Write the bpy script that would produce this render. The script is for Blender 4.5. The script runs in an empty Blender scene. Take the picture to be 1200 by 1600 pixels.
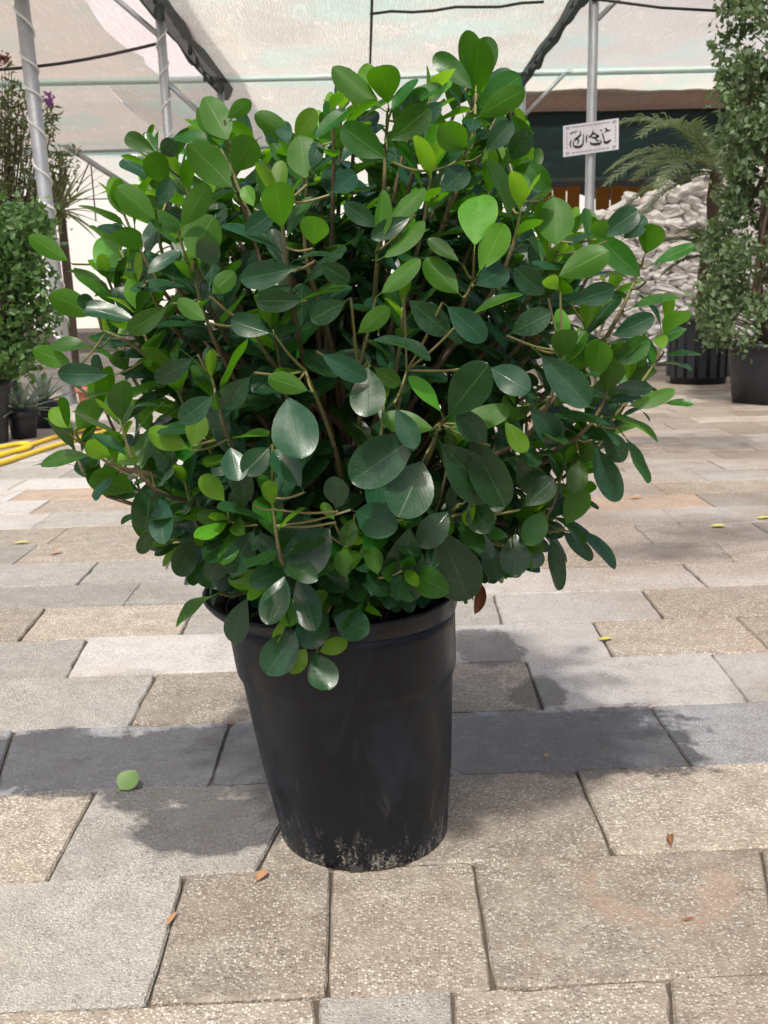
import bpy, math, random
import numpy as np
from mathutils import Vector, Matrix, noise as mnoise
R = math.radians
rng = random.Random(7)
scn = bpy.context.scene
col = scn.collection

# ------------------------------------------------------------------ camera
F, W0, H0 = 1600.0, 1200.0, 1600.0
PITCH, ROLL, CAMZ = math.atan(350/1600), 0.02, 1.0
CAM = Vector((0, 0, CAMZ))
_r0 = Vector((1, 0, 0)); _u0 = Vector((0, math.sin(PITCH), math.cos(PITCH)))
FWD = Vector((0, math.cos(PITCH), -math.sin(PITCH)))
RGT = _r0*math.cos(ROLL) - _u0*math.sin(ROLL)
UP = _u0*math.cos(ROLL) + _r0*math.sin(ROLL)
cd = bpy.data.cameras.new('camera'); cam = bpy.data.objects.new('camera', cd); col.objects.link(cam)
cam.matrix_world = Matrix(((RGT.x, UP.x, -FWD.x, CAM.x), (RGT.y, UP.y, -FWD.y, CAM.y), (RGT.z, UP.z, -FWD.z, CAM.z), (0, 0, 0, 1)))
cd.sensor_fit = 'VERTICAL'; cd.sensor_height = 24; cd.sensor_width = 18; cd.lens = 24*F/H0
cd.clip_start = 0.05; cd.clip_end = 2000
cd.dof.use_dof = True; cd.dof.focus_distance = 1.72; cd.dof.aperture_fstop = 9.0
scn.camera = cam
# ------------------------------------------------------------------ sky, sun, exposure
SUN = Vector((-0.13, -0.56, 0.9)).normalized()
w = bpy.data.worlds.new('World'); scn.world = w; w.use_nodes = True
wn = w.node_tree.nodes; wl = w.node_tree.links
sky = wn.new('ShaderNodeTexSky'); sky.sky_type = 'NISHITA'; sky.sun_disc = False
sky.sun_elevation = math.asin(SUN.z); sky.sun_rotation = math.atan2(SUN.x, SUN.y)
sky.air_density = 0.8; sky.dust_density = 6.0; sky.ozone_density = 0.4
wl.new(sky.outputs[0], wn['Background'].inputs[0]); wn['Background'].inputs[1].default_value = 0.148
sd = bpy.data.lights.new('sun', 'SUN'); sd.energy = 2.7; sd.angle = R(2.6); sd.color = (1.0, 0.965, 0.91)
sun = bpy.data.objects.new('sun', sd); col.objects.link(sun)
sun.rotation_euler = SUN.to_track_quat('Z', 'Y').to_euler(); sun.location = (0, 0, 12)
scn.view_settings.view_transform = 'Standard'; scn.view_settings.look = 'None'
scn.view_settings.exposure = 0.14; scn.view_settings.gamma = 1.0

# ------------------------------------------------------------------ pixel helpers
def ray(px, py):
    return (FWD + RGT*((px-W0/2)/F) - UP*((py-H0/2)/F))
def ground(px, py, z=0.0):
    d = ray(px, py); t = (z-CAMZ)/d.z
    return CAM + d*t
def at(px, py, Y):
    d = ray(px, py); return CAM + d*(Y/d.y)
def to_px(p):
    v = Vector(p)-CAM; dz = v.dot(FWD)
    return W0/2 + F*v.dot(RGT)/dz, H0/2 - F*v.dot(UP)/dz, dz

# ------------------------------------------------------------------ object helpers
class MB:
    def __init__(s): s.v = []; s.f = []; s.uv = None; s.mi = []
    def add(s, vs, fs, m=0):
        o = len(s.v); s.v += [tuple(p) for p in vs]; s.f += [tuple(i+o for i in f) for f in fs]; s.mi += [m]*len(fs)
    def box(s, c, h, rot=None):
        c = Vector(c); vs = []
        for z in (-1, 1):
            for x, y in ((-1, -1), (1, -1), (1, 1), (-1, 1)):
                p = Vector((x*h[0], y*h[1], z*h[2])); vs.append(c + (rot @ p if rot else p))
        s.add(vs, [(3, 2, 1, 0), (4, 5, 6, 7), (0, 1, 5, 4), (1, 2, 6, 5), (2, 3, 7, 6), (3, 0, 4, 7)])
    def tube(s, pts, rad, n=6, cap=True, m=0):
        pts = [Vector(p) for p in pts]; k = len(pts)
        if not hasattr(rad, '__len__'): rad = [rad]*k
        vs = []; prev = None
        for i, p in enumerate(pts):
            t = (pts[min(i+1, k-1)] - pts[max(i-1, 0)])
            t = t.normalized() if t.length > 1e-9 else Vector((0, 0, 1))
            if prev is None:
                a = Vector((1, 0, 0)) if abs(t.x) < .8 else Vector((0, 1, 0)); u = t.cross(a).normalized()
            else:
                u = (prev - t*prev.dot(t)); u = u.normalized() if u.length > 1e-6 else t.orthogonal().normalized()
            prev = u; b = t.cross(u)
            for j in range(n):
                an = 2*math.pi*j/n; vs.append(p + (u*math.cos(an) + b*math.sin(an))*rad[i])
        fs = []
        for i in range(k-1):
            for j in range(n):
                j2 = (j+1) % n; fs.append((i*n+j, i*n+j2, (i+1)*n+j2, (i+1)*n+j))
        if cap: fs += [tuple(range(n-1, -1, -1)), tuple((k-1)*n+j for j in range(n))]
        s.add(vs, fs, m)
    def lathe(s, rings, n=48, close_bottom=True):   # rings: (cx, cy, z, r)
        vs = []; fs = []
        for (cx, cy, z, r) in rings:
            for j in range(n):
                a = 2*math.pi*j/n; vs.append((cx+r*math.cos(a), cy+r*math.sin(a), z))
        for i in range(len(rings)-1):
            for j in range(n):
                j2 = (j+1) % n; fs.append((i*n+j, i*n+j2, (i+1)*n+j2, (i+1)*n+j))
        if close_bottom: fs.append(tuple(range(n-1, -1, -1)))
        s.add(vs, fs)
    def mesh(s, name, mats, smooth=False):
        me = bpy.data.meshes.new(name); me.from_pydata(s.v, [], s.f)
        for m in (mats if isinstance(mats, (list, tuple)) else [mats]): me.materials.append(m)
        if any(s.mi): me.polygons.foreach_set('material_index', s.mi)
        if smooth: me.polygons.foreach_set('use_smooth', [True]*len(s.f))
        me.update(); return me
    def build(s, name, mats, parent=None, smooth=False):
        return link(name, s.mesh(name, mats, smooth), parent)
def link(name, me, parent=None, mat=None):
    o = bpy.data.objects.new(name, me); col.objects.link(o)
    if mat is not None: o.matrix_world = mat
    if parent is not None: adopt(o, parent)
    return o
ROOTLOC = {}
def adopt(o, parent):
    o.parent = parent
    o.matrix_parent_inverse = Matrix.Translation(-Vector(ROOTLOC.get(parent.name, (0, 0, 0))))
def thing(name, label, cat, loc, group=None):
    o = bpy.data.objects.new(name, None); col.objects.link(o); o.location = loc; o.empty_display_size = .1
    ROOTLOC[o.name] = tuple(loc); return tag(o, label, cat, group)
def tag(o, label, cat, group=None):
    o['label'] = label; o['category'] = cat
    if group: o['group'] = group
    return o

# ------------------------------------------------------------------ material helpers
class NT:
    def __init__(s, name):
        s.m = bpy.data.materials.new(name); s.m.use_nodes = True; s.t = s.m.node_tree
        s.b = s.t.nodes['Principled BSDF']; s.out = s.t.nodes['Material Output']
    def n(s, typ, **kw):
        nd = s.t.nodes.new('ShaderNode'+typ)
        for k, v in kw.items(): setattr(nd, k, v)
        return nd
    def l(s, a, b): s.t.links.new(a, b)
    def set(s, inp, v):
        if hasattr(v, 'is_output'): s.l(v, inp)
        else: inp.default_value = v
    def pos(s): return s.n('NewGeometry').outputs['Position']
    def objc(s): return s.n('TexCoord').outputs['Object']
    def mapping(s, vec, scale=(1, 1, 1), loc=(0, 0, 0)):
        nd = s.n('Mapping'); s.l(vec, nd.inputs[0]); nd.inputs['Scale'].default_value = scale; nd.inputs['Location'].default_value = loc
        return nd.outputs[0]
    def noise(s, vec, scale, detail=4, rough=.55, dist=0):
        nd = s.n('TexNoise'); s.l(vec, nd.inputs['Vector']); nd.inputs['Scale'].default_value = scale
        nd.inputs['Detail'].default_value = detail; nd.inputs['Roughness'].default_value = rough; nd.inputs['Distortion'].default_value = dist
        return nd.outputs['Fac']
    def voro(s, vec, scale, feature='F1', out='Distance'):
        nd = s.n('TexVoronoi'); nd.feature = feature; s.l(vec, nd.inputs['Vector']); nd.inputs['Scale'].default_value = scale
        return nd.outputs[out]
    def ramp(s, fac, stops, interp='LINEAR'):
        nd = s.n('ValToRGB'); nd.color_ramp.interpolation = interp
        e = nd.color_ramp.elements
        while len(e) < len(stops): e.new(.5)
        for el, (p, c) in zip(e, stops):
            el.position = p; el.color = (c, c, c, 1) if not hasattr(c, '__len__') else (*c, 1)
        s.l(fac, nd.inputs[0]); return nd.outputs[0]
    def mix(s, f, a, b, mode='MIX'):
        nd = s.n('Mix'); nd.data_type = 'RGBA'; nd.blend_type = mode
        for i, v in ((0, f), (6, a), (7, b)):
            if hasattr(v, 'is_output'): s.l(v, nd.inputs[i])
            else: nd.inputs[i].default_value = v if not hasattr(v, '__len__') else (*v, 1)
        return nd.outputs[2]
    def math(s, op, a, b=0.0, c=None, clamp=False):
        nd = s.n('Math'); nd.operation = op; nd.use_clamp = clamp
        s.set(nd.inputs[0], a); s.set(nd.inputs[1], b)
        if c is not None: s.set(nd.inputs[2], c)
        return nd.outputs[0]
    def bump(s, h, strength=.3, dist=.01):
        nd = s.n('Bump'); s.l(h, nd.inputs['Height']); nd.inputs['Strength'].default_value = strength; nd.inputs['Distance'].default_value = dist
        s.l(nd.outputs[0], s.b.inputs['Normal']); return nd.outputs[0]
    def done(s, color=None, rough=None, metal=None, spec=None):
        for k, v in (('Base Color', color), ('Roughness', rough), ('Metallic', metal), ('Specular IOR Level', spec)):
            if v is None: continue
            if hasattr(v, 'is_output'): s.l(v, s.b.inputs[k])
            else: s.b.inputs[k].default_value = (*v, 1) if hasattr(v, '__len__') else v
        return s.m
def simple(name, color, rough=.6, var=.25, scale=8, metal=0, bump=0.0, spec=.5):
    t = NT(name); p = t.objc(); f = t.noise(p, scale, 5, .6)
    c = t.mix(f, tuple(x*(1-var) for x in color), tuple(min(1, x*(1+var)) for x in color))
    if bump: t.bump(f, bump, .01)
    r = t.ramp(t.noise(p, scale*2.3), [(.3, max(0, rough-.1)), (.7, min(1, rough+.1))])
    return t.done(c, r, metal, spec)

# ================================================================== GROUND AND PAVING
t = NT('bed'); p = t.pos()
f = t.noise(p, 9, 8, .65); g = t.noise(p, 160, 3, .6)
c = t.ramp(f, [(.3, (.075, .06, .046)), (.7, (.15, .12, .09))]); c = t.mix(t.ramp(g, [(.45, 0), (.7, .6)]), c, (.06, .05, .04))
t.bump(g, .6, .004); M_bed = t.done(c, .92)
gm = MB(); gm.add([(-400, -300, -.016), (400, -300, -.016), (400, 700, -.016), (-400, 700, -.016)], [(0, 1, 2, 3)])
g_ = gm.build('ground', M_bed); g_['kind'] = 'structure'

def wet_shade_mask(t, p):
    # irregular hand-watered patches on the stones, some painted in place of soft shade (world x, y, radius x, radius y)
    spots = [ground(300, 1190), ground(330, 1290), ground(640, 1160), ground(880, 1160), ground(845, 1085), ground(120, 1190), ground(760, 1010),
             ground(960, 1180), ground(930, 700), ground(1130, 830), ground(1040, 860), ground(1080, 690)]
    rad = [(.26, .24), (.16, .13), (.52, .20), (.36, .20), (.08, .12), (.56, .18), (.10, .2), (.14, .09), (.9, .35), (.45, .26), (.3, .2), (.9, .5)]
    nz = t.noise(p, 5.5, 6, .62); nz2 = t.noise(p, 40, 3, .6)
    pert = t.math('ADD', t.math('MULTIPLY', t.math('SUBTRACT', nz, .5), 1.7), t.math('MULTIPLY', t.math('SUBTRACT', nz2, .5), .35))
    acc = None; far = None
    for s_, (rx, ry) in zip(spots, rad):
        m = t.mapping(p, (1/rx, 1/ry, 0), (-s_.x/rx, -s_.y/ry, 0))
        ln = t.n('VectorMath', operation='LENGTH'); t.l(m, ln.inputs[0])
        v = t.math('SUBTRACT', 1.0, ln.outputs['Value'])
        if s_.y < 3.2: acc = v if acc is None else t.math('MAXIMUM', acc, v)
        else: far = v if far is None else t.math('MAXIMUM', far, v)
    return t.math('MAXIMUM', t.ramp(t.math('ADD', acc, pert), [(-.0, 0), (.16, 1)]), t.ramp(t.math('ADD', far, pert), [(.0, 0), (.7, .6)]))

def slab_mat(name, lo, mid, hi, peb, pebscale, bumpy, stain=(.30, .20, .12), rough=.75):
    t = NT(name); p = t.pos()
    oi = t.n('ObjectInfo').outputs['Random']
    big = t.noise(p, 2.6, 6, .6); med = t.noise(p, 16, 6, .65); fine = t.noise(p, 330, 2, .6)
    base = t.ramp(med, [(.25, lo), (.5, mid), (.78, hi)])
    base = t.mix(t.ramp(big, [(.45, 0), (.72, .55)]), base, stain)
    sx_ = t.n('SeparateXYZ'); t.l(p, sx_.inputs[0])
    dirt_shade = t.math('MULTIPLY', t.ramp(t.noise(t.mapping(p, (1, 1.6, 1)), .9, 6, .62), [(.28, 0), (.52, .9)]), t.math('MULTIPLY', t.ramp(sx_.outputs[0], [(.3, 0), (.8, 1)]), t.ramp(t.math('MULTIPLY', sx_.outputs[1], .1), [(.27, .25), (.36, 1)])))
    base = t.mix(dirt_shade, base, (.235, .165, .11))  # brown dirt on the right, also painting in the soft shade bands there
    grime = t.ramp(t.noise(p, 3.4, 7, .7, .5), [(.52, 0), (.70, .6)]); base = t.mix(grime, base, (.20, .165, .13))
    # exposed aggregate
    vc = t.n('TexVoronoi'); t.l(p, vc.inputs['Vector']); vc.inputs['Scale'].default_value = pebscale
    sep = t.n('SeparateColor'); t.l(vc.outputs['Color'], sep.inputs[0])
    pc = t.ramp(sep.outputs[0], [(0, tuple(x*.35 for x in mid)), (.3, mid), (.62, hi), (1, peb)])
    pk = t.ramp(vc.outputs['Distance'], [(.28, 1), (.62, 0)])
    patch = t.ramp(t.noise(p, 7, 4), [(.32, .45), (.6, 1)])
    base = t.mix(t.math('MULTIPLY', t.math('MULTIPLY', pk, .92), patch), base, pc)
    base = t.mix(t.ramp(fine, [(.52, 0), (.75, .4)]), base, tuple(x*.45 for x in lo))
    # dark specks and grime
    base = t.mix(t.ramp(t.voro(p, 34), [(.03, .75), (.06, 0)]), base, (.05, .04, .03))
    base = t.mix(t.math('MULTIPLY', t.math('SUBTRACT', oi, .5), .36, clamp=False), base, (.0, .0, .0)) if False else base
    if name == 'slab_beige':      # tan ring left by a dried puddle
        sc_ = ground(1012, 1372); m_ = t.mapping(p, (1/.115, 1/.125, 0), (-sc_.x/.115, -sc_.y/.125, 0))
        ln = t.n('VectorMath', operation='LENGTH'); t.l(m_, ln.inputs[0])
        rg = t.math('ABSOLUTE', t.math('SUBTRACT', t.math('ADD', ln.outputs['Value'], t.math('MULTIPLY', t.math('SUBTRACT', t.noise(p, 11, 6, .7), .5), 1.3)), 1.0))
        sy_ = t.n('SeparateXYZ'); t.l(m_, sy_.inputs[0])
        base = t.mix(t.math('MULTIPLY', t.ramp(rg, [(.06, .5), (.30, 0)]), t.ramp(sy_.outputs[1], [(.0, 1), (.4, 0)])), base, (.42, .29, .20))
    hv = t.n('HueSaturation'); t.l(base, hv.inputs['Color']); t.l(t.math('MULTIPLY_ADD', oi, .34, .83), hv.inputs['Value'])
    hv.inputs['Saturation'].default_value = .95
    base = hv.outputs[0]
    wet = wet_shade_mask(t, p)
    wet_shade_c = t.mix(1.0, base, (.33, .335, .36), 'MULTIPLY')
    c = t.mix(wet, base, wet_shade_c)
    r = t.math('ADD', t.math('MULTIPLY', t.math('SUBTRACT', 1.0, wet), rough-.26), t.ramp(med, [(.3, .16), (.7, .38)]))
    h = t.math('ADD', t.math('MULTIPLY', pk, .8), t.math('ADD', t.math('MULTIPLY', fine, .7), t.math('MULTIPLY', med, 1.6)))
    t.bump(h, bumpy, .004)
    return t.done(c, r, 0, .45)
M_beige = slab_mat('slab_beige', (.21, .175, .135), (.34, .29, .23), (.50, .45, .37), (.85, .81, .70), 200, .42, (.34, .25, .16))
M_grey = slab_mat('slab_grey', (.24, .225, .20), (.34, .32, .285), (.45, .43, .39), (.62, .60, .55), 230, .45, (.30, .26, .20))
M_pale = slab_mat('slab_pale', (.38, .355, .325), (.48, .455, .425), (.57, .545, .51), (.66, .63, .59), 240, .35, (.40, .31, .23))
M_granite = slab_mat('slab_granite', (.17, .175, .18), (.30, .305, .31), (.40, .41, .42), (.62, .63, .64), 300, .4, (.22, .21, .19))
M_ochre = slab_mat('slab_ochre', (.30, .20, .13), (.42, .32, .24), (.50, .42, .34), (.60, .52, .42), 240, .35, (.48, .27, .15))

# row lines: (y at x=0, y at x=1200), nearest first; beyond the traced ones they recede at the same spacing
lines = [(1580, 1522), (1380, 1325), (1239, 1192), (1140, 1095), (1062, 1017), (1002, 961), (952, 915), (917, 877), (882, 843), (853, 815)]
hl, hr = 462.0, 438.0
for k in range(1, 46):
    lines.append((hl + 1/(1/(853-hl) + .000184*k), hr + 1/(1/(815-hr) + .00019*k)))
pre = []
for k in range(7, 0, -1):
    a = 1/(1580-hl) - .000184*k; b = 1/(1522-hr) - .00019*k
    if a > 1e-4 and b > 1e-4: pre.append((hl+1/a, hr+1/b))
NP = len(pre)
lines = pre + lines
RL = [(ground(0, a), ground(1200, b)) for a, b in lines]
def row_y(i, x):
    A, B = RL[i]; return A.y + (B.y-A.y)*(x-A.x)/(B.x-A.x)
joints_px = {  # per row: x at far line, x at near line
    -1: [(495, 500), (708, 716), (1045, 1068)],
    0: [(290, 232), (518, 512), (740, 770), (1188, 1225)],
    1: [(150, 72), (476, 402), (900, 958)],
    2: [(22, -10), (360, 328), (1015, 1080)],
    3: [(243, 203), (822, 848), (1110, 1170)],
    4: [(137, 105), (545, 540), (925, 958)],
    5: [(72, 30), (305, 282), (771, 785), (1002, 1037)],
    6: [(220, 192), (640, 640), (1067, 1107)],
    7: [(155, 120), (500, 490), (939, 957)],
    8: [(60, 20), (420, 410), (760, 765), (992, 1023)],
}
pavement = MB()
pavement.add([(-14, -1.2, -.010), (14, -1.2, -.010), (14, 18, -.010), (-14, 18, -.010)], [(0, 1, 2, 3)])
pavement = pavement.build('pavement', M_bed); pavement['kind'] = 'structure'
def slab_geo(mb, corners, near, zt, seed, m=0):
    # corners: near-left, near-right, far-right, far-left (world xy)
    r_ = random.Random(seed)
    segs = 9 if near else 2
    jit = .0013 if near else .001
    out = []
    cen = sum((Vector((c_[0], c_[1])) for c_ in corners), Vector((0, 0)))/4
    cut = r_.random() < .22 and near
    for k in range(4):
        a = Vector(corners[k]); b = Vector(corners[(k+1) % 4])
        d = (b-a); n_ = Vector((-d.y, d.x)).normalized()
        for s_ in range(segs):
            q = a + d*(s_/segs)
            j_ = r_.uniform(-jit, jit)
            if s_ == 0:
                q = q + (cen-q).normalized()*r_.uniform(.0, .005 if near else .002); j_ = 0
            if near and r_.random() < .06: j_ += r_.uniform(.002, .006)
            out.append(q + n_*j_)
    n = len(out)
    tilt = (r_.uniform(-.004, .004), r_.uniform(-.004, .004))
    def zz(q, z): return z + (q.x-cen.x)*tilt[0] + (q.y-cen.y)*tilt[1]
    vs = [(q.x, q.y, -.03) for q in out] + [(q.x, q.y, zz(q, zt-.005)) for q in out]
    ins = .0030 if near else .004
    vs += [(lambda w_: (w_.x, w_.y, zz(w_, zt)))(q + (cen-q).normalized()*(ins+r_.uniform(0, .0015))) for q in out]
    fs = []
    for L in (0, 1):
        for j in range(n):
            j2 = (j+1) % n; fs.append((L*n+j, L*n+j2, L*n+n+j2, L*n+n+j))
    fs.append(tuple(range(2*n, 3*n)))
    mb.add(vs, fs, m)
slab_n = 0
far_slabs = MB()
SM = [M_beige, M_grey, M_pale, M_granite, M_ochre]
for i in range(len(RL)-1):
    ri = i - NP                                  # row between line i (near) and i+1 (far)
    js = []
    for xf, xn in joints_px.get(ri, []):
        yf = lines[i+1][0] + (lines[i+1][1]-lines[i+1][0])*xf/1200; yn = lines[i][0] + (lines[i][1]-lines[i][0])*xn/1200
        js.append((ground(xf, yf).x, ground(xn, yn).x))
    r_ = random.Random(100+i)
    ymid = row_y(i, 0)
    lim = 3.2 if ymid < 3 else min(12.5, 2.2+ymid*.85)
    if not js:
        x0 = r_.uniform(-.25, .25); js = [(x0, x0)]
    while js[0][0] > -lim: dx = r_.uniform(.40, .62); js.insert(0, (js[0][0]-dx, js[0][1]-dx))
    while js[-1][0] < lim: dx = r_.uniform(.40, .62); js.append((js[-1][0]+dx, js[-1][1]+dx))
    for k in range(len(js)-1):
        gap = r_.uniform(.0012, .0028)
        (fl, nl), (fr, nr) = js[k], js[k+1]
        cs = [(nl+gap, row_y(i, nl)+gap), (nr-gap, row_y(i, nr)+gap), (fr-gap, row_y(i+1, fr)-gap), (fl+gap, row_y(i+1, fl)-gap)]
        cx = (fl+fr+nl+nr)/4; cy = (cs[0][1]+cs[2][1])/2
        u = r_.random()
        if ri == 2: mi = 3
        elif ri < 2: mi = 0 if u < .8 or cx > 0 else 1
        elif ri == 3: mi = 1 if cx < -.2 else (0 if cx < .33 else 2)
        elif ri <= 9: mi = (1 if u < .55 else 0 if u < .75 else 2) if cx < 0 else (2 if u < .8 else 0)
        else: mi = 2 if u < .5 else 1 if u < .76 else 0 if u < .985 else 4
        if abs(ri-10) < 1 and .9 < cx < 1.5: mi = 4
        near = -2 <= ri <= 7 and abs(cx) < 1.6
        zt = r_.uniform(-.003, .003)
        px, py, dz = to_px((cx, cy, 0)) if cy > .3 else (0, 9999, 1)
        vis = dz > 0 and -140 < px < 1340 and py < 1720 and cy < 9.2
        if vis and slab_n < 298:
            mb = MB(); slab_geo(mb, cs, near, zt, i*100+k)
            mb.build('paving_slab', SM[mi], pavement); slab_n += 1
        else:
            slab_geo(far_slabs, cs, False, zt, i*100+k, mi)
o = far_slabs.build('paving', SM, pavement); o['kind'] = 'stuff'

# ================================================================== MATERIALS FOR THINGS
t = NT('pot_plastic'); p = t.pos()
B0 = ground(570, 1291)
sx = t.n('SeparateXYZ'); t.l(p, sx.inputs[0])
low = t.ramp(sx.outputs[2], [(.0, 1), (.22, 0)])
st = t.noise(t.mapping(p, (34, 34, 9)), 1, 7, .7, .6)
fl = t.noise(t.mapping(p, (9, 9, 4.0)), 1, 5, .6, 1.2)
sp = t.noise(p, 190, 3, .7)
c = t.ramp(fl, [(.46, (.004, .006, .010)), (.56, (.010, .014, .023))])
c = t.mix(t.math('MULTIPLY', low, t.ramp(st, [(.54, 0), (.70, .55)])), c, (.15, .14, .125))
c = t.mix(t.ramp(t.math('MULTIPLY', low, t.math('MULTIPLY', sp, st)), [(.24, 0), (.33, .8)]), c, (.30, .28, .24))
c = t.mix(t.ramp(t.noise(p, 60, 4, .8), [(.70, 0), (.76, .45)]), c, (.12, .12, .12))
t.bump(t.noise(p, 25, 4), .08, .01)
M_pot = t.done(c, t.ramp(fl, [(.45, .30), (.56, .50)]), 0, .33)
M_pot2 = simple('black_plastic', (.016, .018, .024), .5, .3, 6)
M_terra = simple('terracotta', (.36, .13, .08), .8, .2, 12)
M_soil = simple('potting_soil', (.018, .013, .010), .95, .5, 60, bump=.8)
M_galv = simple('galvanised_steel', (.46, .48, .50), .45, .18, 18, metal=.55)
M_cable = simple('white_cable', (.78, .78, .76), .5, .1, 10)
M_wire = simple('dark_cable', (.035, .032, .03), .6, .3, 10)
M_beam = simple('teal_painted_pipe', (.55, .66, .62), .5, .2, 6)
M_bulb = simple('bulb_glass', (.12, .12, .11), .2, .3, 6)
M_hose = simple('yellow_hose', (.80, .55, .03), .42, .12, 14)
M_white = simple('sign_white', (.80, .80, .83), .45, .05, 10)
M_ink = simple('sign_ink', (.02, .025, .022), .6, .2, 10)
M_lilac = simple('sign_border', (.33, .30, .45), .6, .15, 20)
M_orange = simple('orange_board', (.62, .22, .02), .55, .2, 3)
M_wallw = simple('white_render', (.80, .78, .74), .9, .08, 2)
M_bark = simple('bark', (.17, .12, .085), .85, .4, 70, bump=.5)
M_twig = simple('young_twig', (.20, .185, .07), .6, .35, 40)
t = NT('stem'); at_ = t.n('Attribute', attribute_name='age'); p = t.pos(); nz = t.noise(t.mapping(p, (1, 1, .35)), 160, 4, .6)
c = t.ramp(at_.outputs['Fac'], [(0, (.21, .26, .07)), (.16, (.19, .17, .075)), (.4, (.165, .115, .075)), (1, (.13, .085, .055))])
c = t.mix(t.ramp(nz, [(.4, 0), (.7, .55)]), c, (.07, .05, .035)); t.bump(nz, .5, .003); M_stem = t.done(c, .7)
M_trunk2 = simple('grey_brown_trunk', (.12, .085, .06), .9, .4, 20, bump=.5)
M_dry = simple('dry_leaf', (.28, .12, .05), .75, .4, 50)
M_dryp = simple('pale_dry_leaf', (.42, .24, .13), .75, .3, 50)
M_yel = simple('yellow_leaf', (.50, .46, .10), .6, .3, 40)
M_purple = simple('purple_petal', (.35, .10, .42), .6, .2, 20)
M_pinkd = simple('faded_flower', (.28, .12, .12), .7, .2, 20)
t = NT('white_stone'); p = t.pos()
f = t.noise(p, 9, 6, .65); oi = t.n('ObjectInfo').outputs['Random']
c = t.mix(f, (.70, .66, .63), (.90, .88, .87)); c = t.mix(t.ramp(t.noise(p, 3.5, 4), [(.55, 0), (.75, .5)]), c, (.50, .44, .40))
c = t.mix(t.math('MULTIPLY', oi, .22), c, (.45, .40, .37)); t.bump(f, .5, .03); M_stone = t.done(c, .9)

def leaf_mat(name, top, under, trans, midrib, tf, rough, rim=None):
    t = NT(name)
    uvn = t.n('UVMap'); uvn.uv_map = 'uv'
    s_ = t.n('SeparateXYZ'); t.l(uvn.outputs[0], s_.inputs[0])
    u, v = s_.outputs[0], t.math('ABSOLUTE', t.math('SUBTRACT', s_.outputs[1], .5))
    geo = t.n('NewGeometry'); oi = t.n('ObjectInfo').outputs['Random']
    rnd = t.math('FRACT', t.math('ADD', geo.outputs['Random Per Island'], t.math('MULTIPLY', oi, 3.7)))
    nz = t.noise(geo.outputs['Position'], 38, 4, .6); dust = t.noise(geo.outputs['Position'], 420, 3, .65)
    # side veins: slanted lines off the midrib
    vein = t.math('SINE', t.math('MULTIPLY', t.math('SUBTRACT', u, t.math('MULTIPLY', v, .75)), 75.0))
    veinm = t.ramp(vein, [(.75, 0), (1.0, .10)])
    mid = t.ramp(v, [(.012, 1), (.030, 0)])
    rimm = t.ramp(v, [(.485, 0), (.5, .7)])
    line = t.math('MAXIMUM', mid, veinm)
    hv = t.n('HueSaturation')
    tb = t.mix(t.ramp(nz, [(.3, 0), (.8, .7)]), top, tuple(min(1, x*1.45) for x in top))
    t.l(tb, hv.inputs['Color']); t.l(t.math('MULTIPLY_ADD', rnd, .06, .47), hv.inputs['Hue']); t.l(t.math('MULTIPLY_ADD', rnd, .7, .65), hv.inputs['Value'])
    topc = t.mix(t.math('MULTIPLY', t.ramp(dust, [(.50, 0), (.72, .22)]), t.ramp(t.noise(geo.outputs['Position'], 14, 3), [(.45, 0), (.62, 1)])), hv.outputs[0], (.30, .34, .28))
    topc = t.mix(t.math('MULTIPLY', mid, .22), topc, midrib); topc = t.mix(t.math('MULTIPLY', veinm, .5), topc, midrib)
    topc = t.mix(t.math('MULTIPLY', rimm, .5), topc, midrib)
    un = t.mix(t.math('MULTIPLY', line, .45), under, midrib)
    un = t.mix(t.math('MULTIPLY', rnd, .35), un, tuple(x*.6 for x in under))
    c = t.mix(geo.outputs['Backfacing'], topc, un)
    r = t.math('ADD', t.math('MULTIPLY', geo.outputs['Backfacing'], .22), t.ramp(nz, [(.38, rough-.14), (.52, rough), (.75, rough+.16)]))
    t.done(c, r, 0, .5)
    bn = t.bump(t.math('ADD', t.math('MULTIPLY', line, -.7), t.math('MULTIPLY', nz, .5)), .22, .003)
    tr = t.n('BsdfTranslucent'); t.l(t.mix(t.math('MULTIPLY', rnd, .5), trans, tuple(x*.55 for x in trans)), tr.inputs[0])
    ms = t.n('MixShader'); ms.inputs[0].default_value = tf
    t.l(t.b.outputs[0], ms.inputs[1]); t.l(tr.outputs[0], ms.inputs[2]); t.l(ms.outputs[0], t.out.inputs[0])
    return t.m
ML = {
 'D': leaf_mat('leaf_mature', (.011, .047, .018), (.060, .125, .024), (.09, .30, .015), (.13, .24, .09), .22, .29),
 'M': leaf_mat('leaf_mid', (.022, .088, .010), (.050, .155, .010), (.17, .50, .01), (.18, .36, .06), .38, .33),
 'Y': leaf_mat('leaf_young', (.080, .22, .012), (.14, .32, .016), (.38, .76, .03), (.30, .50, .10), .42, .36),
}
def foliage_mat(name, a, b, tr, tf=.3, rough=.5):
    t = NT(name); geo = t.n('NewGeometry'); rnd = geo.outputs['Random Per Island']
    c = t.mix(rnd, a, b); c = t.mix(t.math('MULTIPLY', geo.outputs['Backfacing'], .4), c, tuple(min(1, x*1.5) for x in b))
    t.done(c, rough, 0, .5)
    tn = t.n('BsdfTranslucent'); tn.inputs[0].default_value = (*tr, 1); ms = t.n('MixShader'); ms.inputs[0].default_value = tf
    t.l(t.b.outputs[0], ms.inputs[1]); t.l(tn.outputs[0], ms.inputs[2]); t.l(ms.outputs[0], t.out.inputs[0]); return t.m
MF_hedge = foliage_mat('hedge_leaf', (.05, .095, .045), (.15, .21, .11), (.22, .34, .08))
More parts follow.
